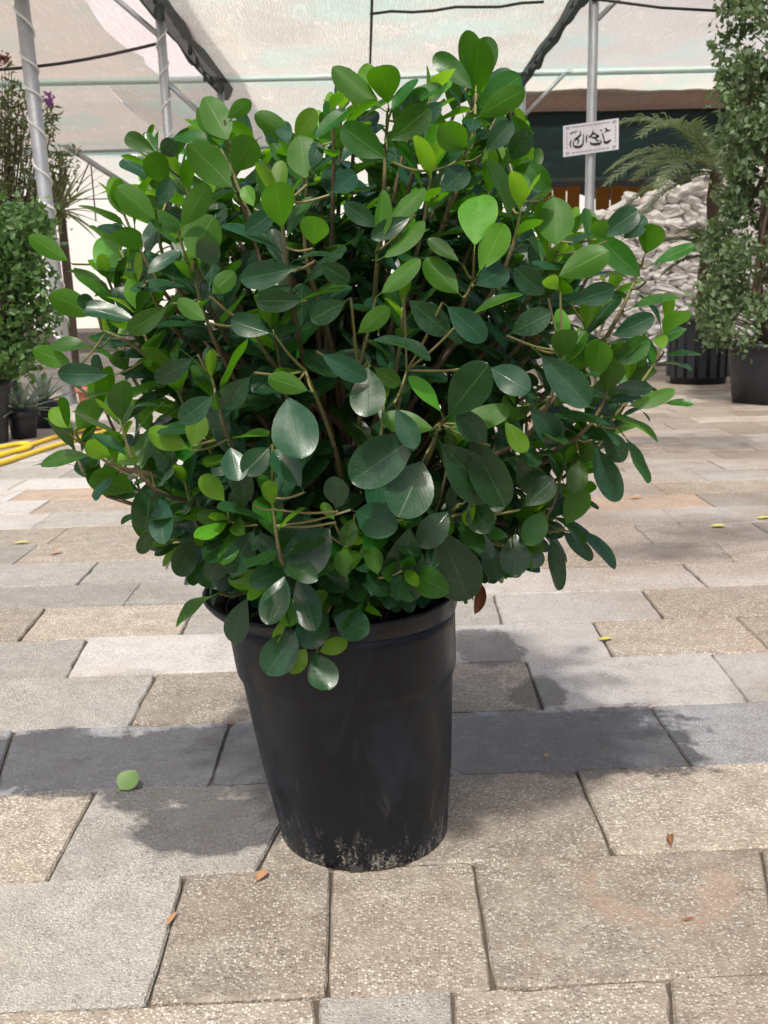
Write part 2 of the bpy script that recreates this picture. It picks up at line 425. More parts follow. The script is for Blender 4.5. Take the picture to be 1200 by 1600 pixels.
MF_shrub = foliage_mat('shrub_leaf', (.025, .075, .022), (.085, .16, .045), (.16, .34, .05))
MF_loose = foliage_mat('loose_leaf', (.07, .10, .035), (.17, .20, .08), (.25, .32, .08))
MF_palm = foliage_mat('palm_leaflet', (.10, .16, .08), (.28, .34, .20), (.25, .36, .12))
MF_agave = foliage_mat('agave_leaf', (.12, .18, .14), (.30, .36, .29), (.2, .3, .2), .12)
MF_yucca = foliage_mat('yucca_leaf', (.10, .17, .06), (.25, .32, .14), (.25, .35, .1))

def cloth_mat(name, a, b, teal, tf, transp, crease=14, teal_at=(), wf=.2):
    t = NT(name); p = t.pos()
    wv = t.n('TexWave'); t.l(t.mapping(p, (1, .35, 1)), wv.inputs['Vector']); wv.inputs['Scale'].default_value = crease*.5
    wv.inputs['Distortion'].default_value = 9; wv.inputs['Detail'].default_value = 4; wv.inputs['Detail Scale'].default_value = 1.6
    nz = t.noise(p, .9, 5, .6); nf = t.noise(t.mapping(p, (1, .3, 1)), 9, 5, .7, 1.5)
    c = t.mix(nz, a, b); c = t.mix(t.math('MULTIPLY', wv.outputs['Fac'], wf), c, tuple(x*.62 for x in b))
    c = t.mix(t.ramp(nf, [(.52, 0), (.72, .35)]), c, tuple(min(1, x*1.25) for x in a))
    c = t.mix(t.ramp(t.noise(p, .8, 4), [(.50, 0), (.70, .6)]), c, teal)
    sy = t.n('SeparateXYZ'); t.l(p, sy.inputs[0])
    for yy in teal_at:
        d = t.math('ABSOLUTE', t.math('SUBTRACT', sy.outputs[1], yy)); c = t.mix(t.ramp(d, [(.05, .75), (.42, 0)]), c, teal)
    t.done(c, .9, 0, .1); t.bump(t.math('ADD', t.math('MULTIPLY', wv.outputs['Fac'], wf*2), nf), .5, .05)
    tn = t.n('BsdfTranslucent'); t.l(c, tn.inputs[0]); ms = t.n('MixShader'); ms.inputs[0].default_value = tf
    t.l(t.b.outputs[0], ms.inputs[1]); t.l(tn.outputs[0], ms.inputs[2])
    tp = t.n('BsdfTransparent'); m2 = t.n('MixShader'); m2.inputs[0].default_value = transp
    t.l(ms.outputs[0], m2.inputs[1]); t.l(tp.outputs[0], m2.inputs[2]); t.l(m2.outputs[0], t.out.inputs[0]); return t.m
MC_cream = cloth_mat('cream_shade_cloth', (.82, .79, .71), (.66, .61, .53), (.44, .70, .62), .78, .08, 14, (13.2, 19.2, 26))
MC_mid = cloth_mat('creased_shade_cloth', (.80, .78, .71), (.50, .475, .41), (.46, .70, .62), .76, .06, 22, (13.2, 19.2), .45)
MC_pink = cloth_mat('pale_pink_cloth', (.80, .72, .70), (.72, .61, .58), (.55, .72, .74), .76, .10, 8)
MC_thin = cloth_mat('thin_beige_cloth', (.78, .71, .61), (.60, .52, .43), (.5, .7, .62), .75, .30, 14, (13.2,))  # made more see-through so extra light reaches the white wall
MC_green = cloth_mat('dark_green_net', (.03, .055, .045), (.015, .03, .026), (.03, .10, .08), .25, .02, 8)
MC_brown = cloth_mat('brown_tarpaulin', (.21, .14, .105), (.15, .10, .075), (.16, .12, .1), .35, .0, 4)
MC_fold = cloth_mat('folded_dark_net', (.06, .07, .06), (.025, .03, .028), (.05, .12, .1), .3, .12, 20)

# ================================================================== SHADE STRUCTURE (behind the plant)
ZR = 3.5
def on_roof(px, py, z=ZR): return ground(px, py, z)
def cloth(name, label, mat, xl, xr, y0, y1, sag=.16, nx=14, ny=16, z=ZR, seed=0, rag=0.0, group=None):
    mb = MB(); vs = []
    for j in range(ny+1):
        v = j/ny
        for i in range(nx+1):
            u = i/nx
            ye = y1 + (rag*mnoise.noise(Vector((u*5, seed, 1))) + rag*.5*mnoise.noise(Vector((u*17, seed, 4))) if rag else 0)
            ys = y0 + (rag*mnoise.noise(Vector((u*5+9, seed, 1))) if rag < 0 else 0)
            Y = ys + (ye-ys)*v
            xa = xl(Y) if callable(xl) else xl; xb = xr(Y) if callable(xr) else xr
            X = xa + (xb-xa)*u
            zz = z - sag*4*v*(1-v)*(.55+.45*math.sin(math.pi*u)) + .035*mnoise.noise(Vector((X*1.1, Y*.8, seed))) + .015*mnoise.noise(Vector((X*4, Y*2, seed)))
            vs.append((X, Y, zz))
    fs = [(j*(nx+1)+i, j*(nx+1)+i+1, (j+1)*(nx+1)+i+1, (j+1)*(nx+1)+i) for j in range(ny) for i in range(nx)]
    mb.add(vs, fs); o = mb.build(name, mat, None, True)
    return tag(o, label, 'shade cloth', group)
XL = at(345, 122, 13.2).x; XR = at(815, 104, 13.2).x
# curved hem of the left cloth, traced on the roof plane
hem = sorted([(on_roof(q[0], q[1]).y, on_roof(q[0], q[1]).x) for q in ((128, -12), (142, 8), (165, 40), (200, 68), (224, 78), (226, 92), (240, 108), (252, 116), (262, 124))])
hem = [(8.0, hem[0][1]-.25)] + hem + [(13.3, hem[-1][1])]
def hem_x(Y): return float(np.interp(Y, [h[0] for h in hem], [h[1] for h in hem]))
cloth('shade_cloth', 'cream sagging shade cloth with a curved hem beside the cable-wrapped pole', MC_cream, -9, hem_x, 8.4, 13.15, .10, 26, 40, seed=1)
cloth('shade_cloth', 'pale pink upper cloth showing beyond the curved hem', MC_pink, -6.5, XL+.15, 8.4, 19, .05, z=4.25, seed=2)
cloth('shade_cloth', 'cream cloth bay behind the first cross beam, left of the middle bay', MC_cream, -11, -3.3, 13.25, 19.15, .22, seed=3)
cloth('shade_cloth', 'farthest cream cloth bay above the white boundary wall', MC_cream, -14, 2.4, 19.25, 26, .3, seed=4)
cloth('shade_cloth', 'creased pale cloth of the middle bay between two dark folded edges', MC_mid, XL, XR, 8.4, 13.15, .12, 20, 24, seed=5)
cloth('shade_cloth', 'pale cloth of the middle bay beyond the first cross beam', MC_mid, -3.3, XR+.1, 13.25, 19.15, .2, seed=6)
cloth('shade_cloth', 'beige cloth of the bay over the sign post', MC_thin, XR+.02, 8, 8.4, 13.15, .1, 20, 20, seed=7)
cloth('shade_cloth', 'strip of beige cloth with ragged torn edge before the brown tarpaulin', MC_cream, XR+.1, 9, 13.25, 14.8, .03, 60, 6, seed=8, rag=.35)
cloth('tarpaulin', 'brown tarpaulin roof behind the ragged beige cloth', MC_brown, XR+.15, 10, 14.2, 17.2, .05, seed=9, z=3.62)
cloth('shade_net', 'dark green net roof behind the brown tarpaulin', MC_green, XR+.2, 12, 16.2, 26.5, .25, seed=10, z=3.52)
# opaque dark sheet backing the far right roof and its drop
mb = MB()
for j in range(13):
    pass
vs = []; n_ = 24
for j in range(7):
    for i in range(n_+1):
        vs.append((XR+.2+(10.5)*i/n_, 26.4+.12*math.sin(i*1.3+j*.5), 3.6-.075*j*(1+.3*math.sin(i*.9))))
mb.add(vs, [(j*(n_+1)+i, j*(n_+1)+i+1, (j+1)*(n_+1)+i+1, (j+1)*(n_+1)+i) for j in range(6) for i in range(n_)])
tag(mb.build('hanging_net', MC_green, None, True), 'dark green net valance hanging above the orange boards', 'shade net')
mb = MB(); q = [at(150, 20, 11)] and None

def pipe(name, a, b, r, label, cat='beam', mat=None, group=None, n=10):
    mb = MB(); mb.tube([a, b], r, n); o = mb.build(name, mat or M_beam, None, True); return tag(o, label, cat, group)
pipe('cross_beam', (-11, 13.2, ZR), (9, 13.2, ZR-.0), .04, 'pale teal cross beam nearest the shrub, under the cloth roof')
pipe('cross_beam', (-11, 19.2, ZR), (2, 19.2, ZR), .045, 'second pale teal cross beam, seen behind the cable-wrapped pole')
pipe('cross_beam', (-12, 26.1, ZR), (10, 26.1, ZR), .045, 'farthest cross beam before the white boundary wall')
def dark_edge(x, wdt, label, seed):
    mb = MB(); vs = []; n = 40
    for j in range(n+1):
        Y = 8.3 + (13.5-8.3)*j/n
        for i in range(6):
            a = i/5
            vs.append((x + wdt*(a-.5) + .03*mnoise.noise(Vector((Y*1.5, i, seed))), Y, ZR-.06 - .14*math.sin(a*math.pi)*(1+.5*mnoise.noise(Vector((Y*2, seed, 3)))) ))
    mb.add(vs, [(j*6+i, j*6+i+1, (j+1)*6+i+1, (j+1)*6+i) for j in range(n) for i in range(5)])
    return tag(mb.build('folded_net', MC_fold, None, True), label, 'shade net')
dark_edge(XL, .22, 'dark folded net edge hanging along the post side with the curved hem', 1)
dark_edge(XR, .09, 'narrow dark net edge running towards the sign post side', 2)
mb = MB(); q0 = on_roof(575, 0); q1 = on_roof(568, 118)
mb.tube([(q0.x+.05, 8.4, ZR-.15), (q0.x, (q0.y+q1.y)/2, ZR-.2), (q1.x, 13.1, ZR-.05)], .014, 6)
tag(mb.build('roof_wire', M_wire, None, True), 'dark wire running lengthwise under the middle cloth bay', 'wire')
mb = MB(); q0 = on_roof(578, 22, ZR-.14); q1 = on_roof(850, 4, ZR-.14)
mb.tube([q0 + (q1-q0)*(k/8) + Vector((0, 0, .012*math.sin(k*1.9))) for k in range(9)], .012, 6)
tag(mb.build('roof_wire', M_wire, None, True), 'dark crosswise wire under the creased middle cloth', 'wire')
mb = MB(); q0 = at(-60, 112, 9.7); q1 = at(251, 67, 9.7)
mb.tube([q0 + (q1-q0)*(k/8) - Vector((0, 0, .05*math.sin(math.pi*k/8))) for k in range(9)], .014, 6)
tag(mb.build('roof_wire', M_wire, None, True), 'dark wire tied to the post beside the curved hem', 'wire')
mb = MB(); q0 = at(925, -2, 9.45); q1 = at(1140, 18, 9.45)
mb.tube([q0, (q0+q1)/2 - Vector((0, 0, .02)), q1], .012, 6)
tag(mb.build('roof_wire', M_wire, None, True), 'dark wire from the sign post to the leafy column', 'wire')
for k, (y0, y1, Y) in enumerate(((200, 196, 17.2), (287, 284, 24.5), (308, 304, 25.6))):
    mb = MB(); q0 = at(-80, y0, Y); q1 = at(330, y1, Y)
    mb.tube([q0 + (q1-q0)*(j/10) - Vector((0, 0, .08*math.sin(math.pi*j/10))) for j in range(11)], .015, 5)
    tag(mb.build('roof_wire', M_wire, None, True), ['dark wire just before the second cross beam', 'dark wire sagging before the farthest cross beam', 'lowest dark wire above the white boundary wall'][k], 'wire')

def post(px0, py0, px1, Y, r, label, extra=None):
    b = at(px1, py0, Y); tp = at(px0, -40, Y)
    d = (tp-b); foot = b - d*(b.z/d.z); foot = Vector((foot.x, foot.y, 0)); top = b + d*((ZR+.02-b.z)/d.z)
    root = thing('steel_post', label, 'post', foot)
    mb = MB(); mb.tube([foot, foot+(top-foot)*.5, top], r, 14); mb.build('pipe', M_galv, root, True)
    mb = MB(); mb.tube([top-Vector((0, 0, .05)), top], r*1.25, 14); mb.build('collar', M_galv, root, True)
    mb = MB(); mb.box(foot+Vector((0, 0, .006)), (.1, .1, .012)); mb.build('base_plate', M_galv, root)
    return root, foot, top
pl, f0, t0 = post(29, 600, 106, 9.4, .062, 'grey steel pole with white cable spiralled around it')
mb = MB(); pts = []; turns = 11; n_ = turns*14
ax = (t0-f0); uu = ax.normalized().orthogonal().normalized(); vv = ax.normalized().cross(uu)
for k in range(n_+1):
    a = -2*math.pi*turns*k/n_ ; fr = .05 + .94*k/n_
    fr += .012*math.sin(k*.13)
    pts.append(f0 + ax*fr + (uu*math.cos(a)+vv*math.sin(a))*.069)
mb.tube(pts, .011, 6)
tag(mb.build('wrapped_cable', M_cable, None, True), 'white cable spiralled around the grey pole beside the left shrub', 'cable')
p2, f2, t2 = post(245, 195, 262, 9.7, .042, 'thinner grey post at the curved hem of the cream cloth')
mb = MB(); pts = []; ax2 = t2-f2
for k in range(9*12+1):
    a = 2*math.pi*k/12; pts.append(f2 + ax2*(.3+.7*k/108) + (Vector((1, 0, 0))*math.cos(a)+Vector((0, 1, 0))*math.sin(a))*.047)
mb.tube(pts, .008, 5); tag(mb.build('wrapped_cable', M_cable, None, True), 'pale cable wrapped around the thinner post at the curved hem', 'cable')
def brace(a, b, Y, root, r=.028):
    mb = MB(); mb.tube([at(*a, Y), at(*b, Y)], r, 8); mb.build('brace', M_galv, root, True)
brace((250, 57), (165, -16), 9.7, p2, .024); brace((260, 128), (308, 172), 9.7, p2, .025)
p3, f3, t3 = post(929, 350, 920.5, 9.5, .043, 'grey post carrying the small white sign')
brace((931, 33), (972, -8), 9.5, p3, .022)
p4, f4, t4 = post(814, 290, 815, 13.15, .052, 'grey post under the end of the narrow dark net edge')
brace((815, 185), (893, 104), 13.15, p4, .024)
p5, f5, t5 = post(341, 165, 345, 13.15, .045, 'grey post under the dark folded net by the string of bulbs')
mb = MB(); q0 = at(78, 212, 17.5); q1 = at(215, 300, 17.5); mb.tube([q0, q1], .045, 8)
tag(mb.build('roof_strut', M_galv, None, True), 'slanting grey strut under the farther cream cloth', 'strut')
for k, (a, b) in enumerate((((140, 252), (120, 300)), ((142, 255), (150, 345)))):
    mb = MB(); mb.tube([at(*a, 17.5), at(*b, 17.5)], .012, 5)
    tag(mb.build('hanging_wire', M_wire, None, True), ['slanting thin wire hanging from the far roof strut', 'upright thin wire hanging from the far roof strut'][k], 'wire')
def lights(pxs, Y0, Y1, label):
    a, b = pxs[0], pxs[-1]
    root = thing('string_lights', label, 'string lights', at(*a, Y0))
    pts = []
    for k, q in enumerate(pxs):
        f_ = k/(len(pxs)-1); pts.append(at(q[0], q[1], Y0+(Y1-Y0)*f_))
    mb = MB(); mb.tube([p_+Vector((0, 0, .06)) for p_ in pts], .006, 5); mb.build('cord', M_wire, root)
    for p_ in pts:
        mb = MB(); mb.lathe([(p_.x, p_.y, p_.z-.05, .004), (p_.x, p_.y, p_.z-.035, .022), (p_.x, p_.y, p_.z-.01, .026), (p_.x, p_.y, p_.z+.025, .014), (p_.x, p_.y, p_.z+.06, .013)], 8)
        bo = mb.build('bulb', M_bulb, root, True)
        mb = MB(); mb.tube([p_+Vector((0, 0, .03)), p_+Vector((0, 0, .064))], .0165, 8); so = mb.build('socket', M_wire); so.parent = bo
lights([(262, 4), (274, 33), (286, 52), (297, 79), (308, 100), (320, 121), (331, 129)], 10, 12.9, 'string of dark bulbs beside the thick dark folded net')
lights([(893, 4), (876, 28), (860, 57), (848, 72), (837, 93), (828, 108)], 10, 12.9, 'string of bulbs beside the narrow dark net edge')

# sign on its post
sc = at(923.5, 215, 9.42); sr = RGT.copy(); sr = Vector((1, 0, .115)).normalized(); su = Vector((0, 0, 1)); su = (su - sr*su.dot(sr)).normalized()
su = Vector((-.02, 0, 1)); sn = Vector((0, -1, 0))
SW, SH = .485, .258
def S(u, v, d=0): return sc + sr*((u-.5)*SW) + su*((.5-v)*SH) + sn*d
sign = thing('sign', 'small white sign with black flowing calligraphy on the grey post', 'sign', sc)
mb = MB(); mb.add([S(0, 1), S(1, 1), S(1, 0), S(0, 0), S(0, 1, -.015), S(1, 1, -.015), S(1, 0, -.015), S(0, 0, -.015)],
                  [(0, 1, 2, 3), (7, 6, 5, 4), (0, 4, 5, 1), (1, 5, 6, 2), (2, 6, 7, 3), (3, 7, 4, 0)]); mb.build('board', M_white, sign)
def inkstroke(mb, pts, wd, d=.004):
    P = []
    for k in range(len(pts)-1):
        for s_ in range(4):
            a = s_/4; i0, i1, i2, i3 = max(k-1, 0), k, k+1, min(k+2, len(pts)-1)
            q = [0.5*((2*pts[i1][c_]) + (-pts[i0][c_]+pts[i2][c_])*a + (2*pts[i0][c_]-5*pts[i1][c_]+4*pts[i2][c_]-pts[i3][c_])*a*a + (-pts[i0][c_]+3*pts[i1][c_]-3*pts[i2][c_]+pts[i3][c_])*a**3) for c_ in (0, 1)]
            P.append(q)
    P.append(pts[-1]); vs = []; n = len(P)
    for k, q in enumerate(P):
        a = P[max(k-1, 0)]; b = P[min(k+1, n-1)]; dx, dy = b[0]-a[0], b[1]-a[1]; L = math.hypot(dx, dy) or 1
        h = wd*.5*(.35+.65*math.sin(math.pi*min(1, (k+.6)/(n)))) * (1.25 if abs(dy) < abs(dx) else .9)
        for s_ in (-1, 1):
            X = q[0]-s_*dy/L*h; Yp = q[1]+s_*dx/L*h
            u_ = (X-195)/702; v_ = (Yp-(340-.156*(X-195)))/372; vs.append(S(u_, v_, d))
    mb.add(vs, [(2*k, 2*k+1, 2*k+3, 2*k+2) for k in range(n-1)])
mb = MB()
for s_, wd in (
    ([(296, 505), (280, 555), (293, 602)], 20), ([(335, 505), (318, 555), (345, 588), (400, 585), (437, 560), (447, 500), (450, 428)], 25),
    ([(330, 500), (380, 470), (412, 440), (402, 398)], 20), ([(365, 560), (388, 525), (372, 490), (345, 518)], 20), ([(490, 535), (484, 480), (502, 436)], 20),
    ([(528, 520), (555, 549), (620, 547), (666, 533), (672, 495)], 26), ([(515, 472), (556, 432), (572, 380)], 20), ([(540, 462), (590, 474), (642, 452), (602, 436)], 20),
    ([(558, 442), (592, 420), (628, 470)], 17), ([(703, 515), (745, 527), (797, 493)], 28), ([(716, 512), (700, 455), (688, 408)], 20),
    ([(718, 412), (746, 372), (718, 358)], 18), ([(730, 388), (762, 384), (792, 372)], 14), ([(660, 388), (672, 382), (684, 384)], 14), ([(600, 472), (612, 500), (652, 508)], 16),
    ([(275, 440), (300, 425), (335, 405)], 12), ([(345, 430), (350, 405), (368, 398)], 12)):
    inkstroke(mb, s_, wd)
mb.build('lettering', M_ink, sign)
mb = MB()
def bar(u0, v0, u1, v1, d=.003): mb.add([S(u0, v1, d), S(u1, v1, d), S(u1, v0, d), S(u0, v0, d)], [(0, 1, 2, 3)])
for k in range(9):
    u0 = .15+.078*k; bar(u0, .075, u0+.062, .105); bar(u0, .895, u0+.062, .925)
for k in range(5): bar(.055, .22+.115*k, .068, .31+.115*k); bar(.932, .22+.115*k, .945, .31+.115*k)
for (u, v) in ((.045, .06), (.89, .06), (.045, .86), (.89, .86)):
    bar(u, v, u+.065, v+.03); bar(u, v+.04, u+.02, v+.1); bar(u+.03, v+.05, u+.055, v+.085)
mb.build('border', M_lilac, sign)

# far boundary wall, orange boards
mb = MB(); mb.box((-6, 31, 1.95), (30, .12, 1.95)); bw = mb.build('boundary_wall', M_wallw); tag(bw, 'sunlit white boundary wall closing the yard beyond the cloth roof', 'wall')
ob = thing('orange_boards', 'orange timber boards standing below the dark green net', 'boards', at(900, 450, 25) * 1)
ROOTLOC[ob.name] = tuple(ob.location)
for k, (xa, xb, zt) in enumerate(((840, 862, 3.25), (864, 884, 3.22), (886, 905, 3.24), (931, 952, 3.2), (954, 975, 3.22), (977, 997, 3.2), (999, 1022, 3.21))):
    a = at(xa, 320, 25).x; b = at(xb, 320, 25).x
    mb = MB(); mb.box(((a+b)/2, 25+.02*(k % 2), zt/2), ((b-a)/2, .03, zt/2)); mb.build('board', M_orange, ob)

# white painted rubble wall
WY = 12.6
wx0, wx1 = at(850, 500, WY).x, at(1420, 500, WY).x
def wall_top(x):
    px = to_px((x, WY, 2))[0]
    return at(px, np.interp(px, [850, 930, 1000, 1060, 1110, 1420], [360, 333, 300, 280, 262, 235]), WY).z
wall = thing('stone_wall', 'rough white painted rubble stone wall behind the potted palm', 'wall', ((wx0+wx1)/2, WY, 0))
mb = MB(); n_ = 20
vs = []
for k in range(n_+1):
    x = wx0+(wx1-wx0)*k/n_; zt = wall_top(x)-.08
    vs += [(x, WY+.06, -.01), (x, WY+.06, zt), (x, WY+.5, zt-.05), (x, WY+.5, -.01)]
fs = []
for k in range(n_):
    a = 4*k; b = a+4; fs += [(a, b, b+1, a+1), (a+1, b+1, b+2, a+2), (a+2, b+2, b+3, a+3)]
fs += [(0, 1, 2, 3), (4*n_+3, 4*n_+2, 4*n_+1, 4*n_)]
mb.add(vs, fs); mb.build('core', M_stone, wall)
def stone_mesh(seed):
    import bmesh
    bm = bmesh.new(); bmesh.ops.create_icosphere(bm, subdivisions=2, radius=1)
    for v in bm.verts:
        n1 = mnoise.noise(v.co*1.3+Vector((seed*7.1, 0, 0))); n2 = mnoise.noise(v.co*3+Vector((0, seed*3.3, 0)))
        v.co *= 1+.55*n1+.30*n2
        v.co.x = math.copysign(abs(v.co.x)**.75, v.co.x); v.co.z = math.copysign(abs(v.co.z)**.8, v.co.z)
    me = bpy.data.meshes.new('stone'); bm.to_mesh(me); bm.free(); me.materials.append(M_stone)
    return me
stones = [stone_mesh(k) for k in range(6)]
z = .02; cnt = 0; rest = MB()
r_ = random.Random(5)
while z < 2.9:
    hh = r_.uniform(.03, .06); x = wx0 + r_.uniform(0, .2)
    while x < wx1:
        ww = r_.uniform(.055, .15)
        vis_ = 905 < to_px((x+ww, WY, z))[0] < 1135 and cnt < 296
        if z < wall_top(x)-.04 and x < 6:
            m = Matrix.Translation((x+ww, WY+.03+r_.uniform(-.03, .04), z+hh+r_.uniform(-.02, .02))) @ Matrix.Rotation(r_.uniform(-.5, .5), 4, 'Y') @ Matrix.Rotation(r_.uniform(-.3, .3), 4, 'Z') @ Matrix.Diagonal((ww*1.15, .11, hh*1.25, 1))
            if vis_: link('stone', r_.choice(stones), wall, m); cnt += 1
            else:
                sm_ = r_.choice(stones); rest.add([m @ v_.co for v_ in sm_.vertices], [tuple(p_.vertices) for p_ in sm_.polygons])
        x += ww*2
    z += hh*1.8
o = rest.build('rubble', M_stone, wall); o['kind'] = 'stuff'

# ================================================================== BACKGROUND PLANTS
def pot(name, label, base, r0, r1, h, mat, ribs=0, group=None, lip=.03):
    root = thing(name, label, 'pot', base, group); x, y = base[0], base[1]
    mb = MB(); mb.lathe([(x, y, .0, r0), (x, y, h*.5, (r0+r1)/2), (x, y, h*.86, r1*.97), (x, y, h*.90, r1*.99), (x, y, h, r1), (x, y, h, r1-.02), (x, y, h*.85, r1-.03)], 32); mb.build('body', mat, root, True)
    mb = MB(); mb.lathe([(x, y, h-.05, r1+.005), (x, y, h-.045, r1+lip*.6), (x, y, h+.002, r1+lip*.7), (x, y, h+.004, r1-.012)], 32, False); mb.build('rim', mat, root, True)
    mb = MB(); mb.lathe([(x, y, h*.86, r1-.024), (x, y, h*.87, .01)], 20, False); mb.build('soil', M_soil, root)
    for k in range(ribs):
        a = 2*math.pi*k/ribs
        mb = MB(); ra, rb = r0+(r1-r0)*.1, r0+(r1-r0)*.8
        mb.box((x+math.cos(a)*(ra+rb)/2, y+math.sin(a)*(ra+rb)/2, h*.47), (.018, .035, h*.36), Matrix.Rotation(a, 3, 'Z')); mb.build('rib', mat, root)
    return root
def leaf_cloud(mb, centers, size, n, rr, asp=.5, up=.3):
    for _ in range(n):
        c = rr.choice(centers); p_ = Vector(c[:3]) + Vector((rr.gauss(0, 1), rr.gauss(0, 1), rr.gauss(0, 1)))*c[3]
        d = Vector((rr.gauss(0, 1), rr.gauss(0, 1), rr.gauss(0, 1)+up)).normalized()
        s_ = d.orthogonal().normalized(); s_ = Matrix.Rotation(rr.uniform(0, 6.3), 3, d) @ s_; nn = d.cross(s_)
        L = size*rr.uniform(.6, 1.3); w_ = L*asp*.5
        mb.add([p_, p_+d*L*.45+s_*w_+nn*L*.08, p_+d*L-nn*L*.05, p_+d*L*.45-s_*w_+nn*L*.08, p_+d*L*.45], [(0, 1, 4), (1, 2, 4), (2, 3, 4), (3, 0, 4)])
# leafy column on the right
hb = ground(1196, 628); hb.z = 0
pot('nursery_pot', 'smooth black pot holding the tall leafy column', hb, .27, .33, .50, M_pot2)
hd = thing('column_shrub', 'tall leafy green column shrub filling the right edge of the yard', 'shrub', (hb.x, hb.y, .43))
rr = random.Random(3); cents = []; tm = MB()
for k in range(7):
    a = rr.uniform(0, 6.28); pts = [(hb.x+.08*math.cos(a), hb.y+.08*math.sin(a), .42)]
    for j in range(1, 9): pts.append((hb.x+(.10+.10*math.sin(j*.8+k))*math.cos(a+j*.25), hb.y+(.10+.1*math.cos(j*.7+k))*math.sin(a+j*.25), .42+j*.47))
    tm.tube(pts, [.022-.0018*j for j in range(9)], 6)
for k in range(430):
    z_ = rr.uniform(.48, 4.4); prof = np.interp(z_, [.45, .7, 1.1, 1.5, 2.0, 2.6, 3.3, 4.4], [.50, .60, .56, .46, .44, .52, .60, .58])
    a = rr.uniform(0, 6.28); q = prof*math.sqrt(rr.uniform(.25, 1)); cents.append((hb.x+q*math.cos(a), hb.y+q*math.sin(a), z_, .055))
    if k % 3 == 0:
        tm.tube([(hb.x+.1*math.cos(a), hb.y+.1*math.sin(a), z_-.18), (hb.x+q*math.cos(a), hb.y+q*math.sin(a), z_)], [.007, .003], 4, False)
tm.build('trunk', M_trunk2, hd, True)
lm = MB(); leaf_cloud(lm, cents, .068, 19000, rr, .62); o = lm.build('crown', MF_hedge, hd)
# palm in ribbed pot
pb = ground(1090, 598); pb.z = 0
pot('nursery_pot', 'ribbed black pot with thick rim holding the palm by the white wall', pb, .27, .32, .66, M_pot2, 18)
pm = thing('palm', 'feathery green palm with arching fronds against the white wall', 'palm', (pb.x, pb.y, .56))
Yp = pb.y
tops = [(at(1120, 270, Yp), 1.0), (at(1112, 400, Yp-.05), .62)]
for (tp, s_), nm in zip(tops, (.062, .05)):
    mb = MB(); pts = [Vector((pb.x+(tp.x-pb.x)*k/6+.02*math.sin(k*2), Yp, .54+(tp.z-.54)*k/6)) for k in range(7)]
    mb.tube(pts, [nm*(1.15-.05*k+.07*(k % 2)) for k in range(7)], 10); mb.build('trunk', M_trunk2, pm, True)
def frond(tp, az, el, L, droop, rr):
    mb = MB(); d0 = Vector((math.cos(az)*math.cos(el), math.sin(az)*math.cos(el), math.sin(el))); pts = []; q = Vector(tp); d = d0.copy()
    n = 22
    for k in range(n+1):
        pts.append(q.copy()); d = (d + Vector((0, 0, -droop/n))).normalized(); q += d*(L/n)
    mb.tube(pts, [.010*(1-.8*k/n) for k in range(n+1)], 4, False)
    for k in range(3, n+1):
        t_ = (pts[k]-pts[k-1]).normalized(); sd_ = t_.cross(Vector((0, 0, 1))).normalized(); upv = sd_.cross(t_)
        for s_ in (-1, 1):
            for h in (0, .5):
                f_ = (k+h)/n; LL = L*.30*math.sin(math.pi*min(1, .12+f_*.80))*rr.uniform(.8, 1.1)
                b_ = pts[k] - t_*(L/n)*h
                dd = (sd_*s_*.85 + t_*.6 + upv*rr.uniform(.05, .35)).normalized(); w_ = t_*.008
                tip = b_ + dd*LL - Vector((0, 0, LL*rr.uniform(.15, .35))); m_ = b_ + dd*LL*.5
                mb.add([b_-w_, b_+w_, m_+w_*1.3, m_-w_*1.3, tip], [(0, 1, 2, 3), (3, 2, 4)])
    return mb
rr = random.Random(11)
for az, el, L, dr in ((3.05, .75, 1.15, 1.5), (3.4, .55, 1.25, 1.3), (2.8, .25, 1.05, 1.3), (3.9, .5, 1.1, 1.4), (4.5, .6, 1.1, 1.6), (2.3, .7, 1.1, 1.4), (3.2, .0, .95, 1.1), (5.3, .7, 1.1, 1.5), (.3, .7, 1.1, 1.5), (1.2, .8, 1.2, 1.4), (3.6, 1.05, 1.2, 1.9), (2.9, 1.1, 1.2, 1.7)):
    frond(tops[0][0], az+rr.uniform(-.1, .1), el, L, dr, rr).build('frond', MF_palm, pm)
for az, el, L, dr in ((3.0, .9, .62, 1.6), (3.4, .5, .66, 1.4), (2.7, .6, .6, 1.5), (4.2, .8, .6, 1.6), (3.2, .15, .55, 1.0), (5.0, .8, .55, 1.5), (1.5, .9, .6, 1.5), (3.7, 1.1, .6, 1.8)):
    frond(tops[1][0], az, el, L, dr, rr).build('frond', MF_palm, pm)
# left shrubs
rr = random.Random(21)
lb = ground(-22, 692); lb.z = 0
pot('nursery_pot', 'black pot under the dense green shrub beside the yellow hose', lb, .15, .19, .42, M_pot2)
def leafy(name, label, cx, Y, spec, mat, lsize, n, seed, potz, asp=.5):
    rr = random.Random(seed); base = at(cx, 560, Y); base.z = potz
    root = thing(name, label, 'shrub', base); cents = []; tm = MB()
    for (px, py, sp) in spec:
        q = at(px+rr.uniform(-6, 6), py, Y+rr.uniform(-.22, .22)); cents.append((q.x, q.y, q.z, sp))
        m_ = base.lerp(q, .55) + Vector((rr.uniform(-.05, .05), rr.uniform(-.05, .05), .08))
        tm.tube([base, m_, q], [.012, .007, .003], 5, False)
    tm.build('trunk', M_trunk2, root, True)
    lm = MB(); leaf_cloud(lm, cents, lsize, n, rr, asp); lm.build('crown', mat, root); return root
spec = [(rr.gauss(8, 34), rr.uniform(330, 575), .055) for _ in range(150)]
spec = [s_ for s_ in spec if s_[0] < 88 - max(0, (s_[1]-500))*.35]
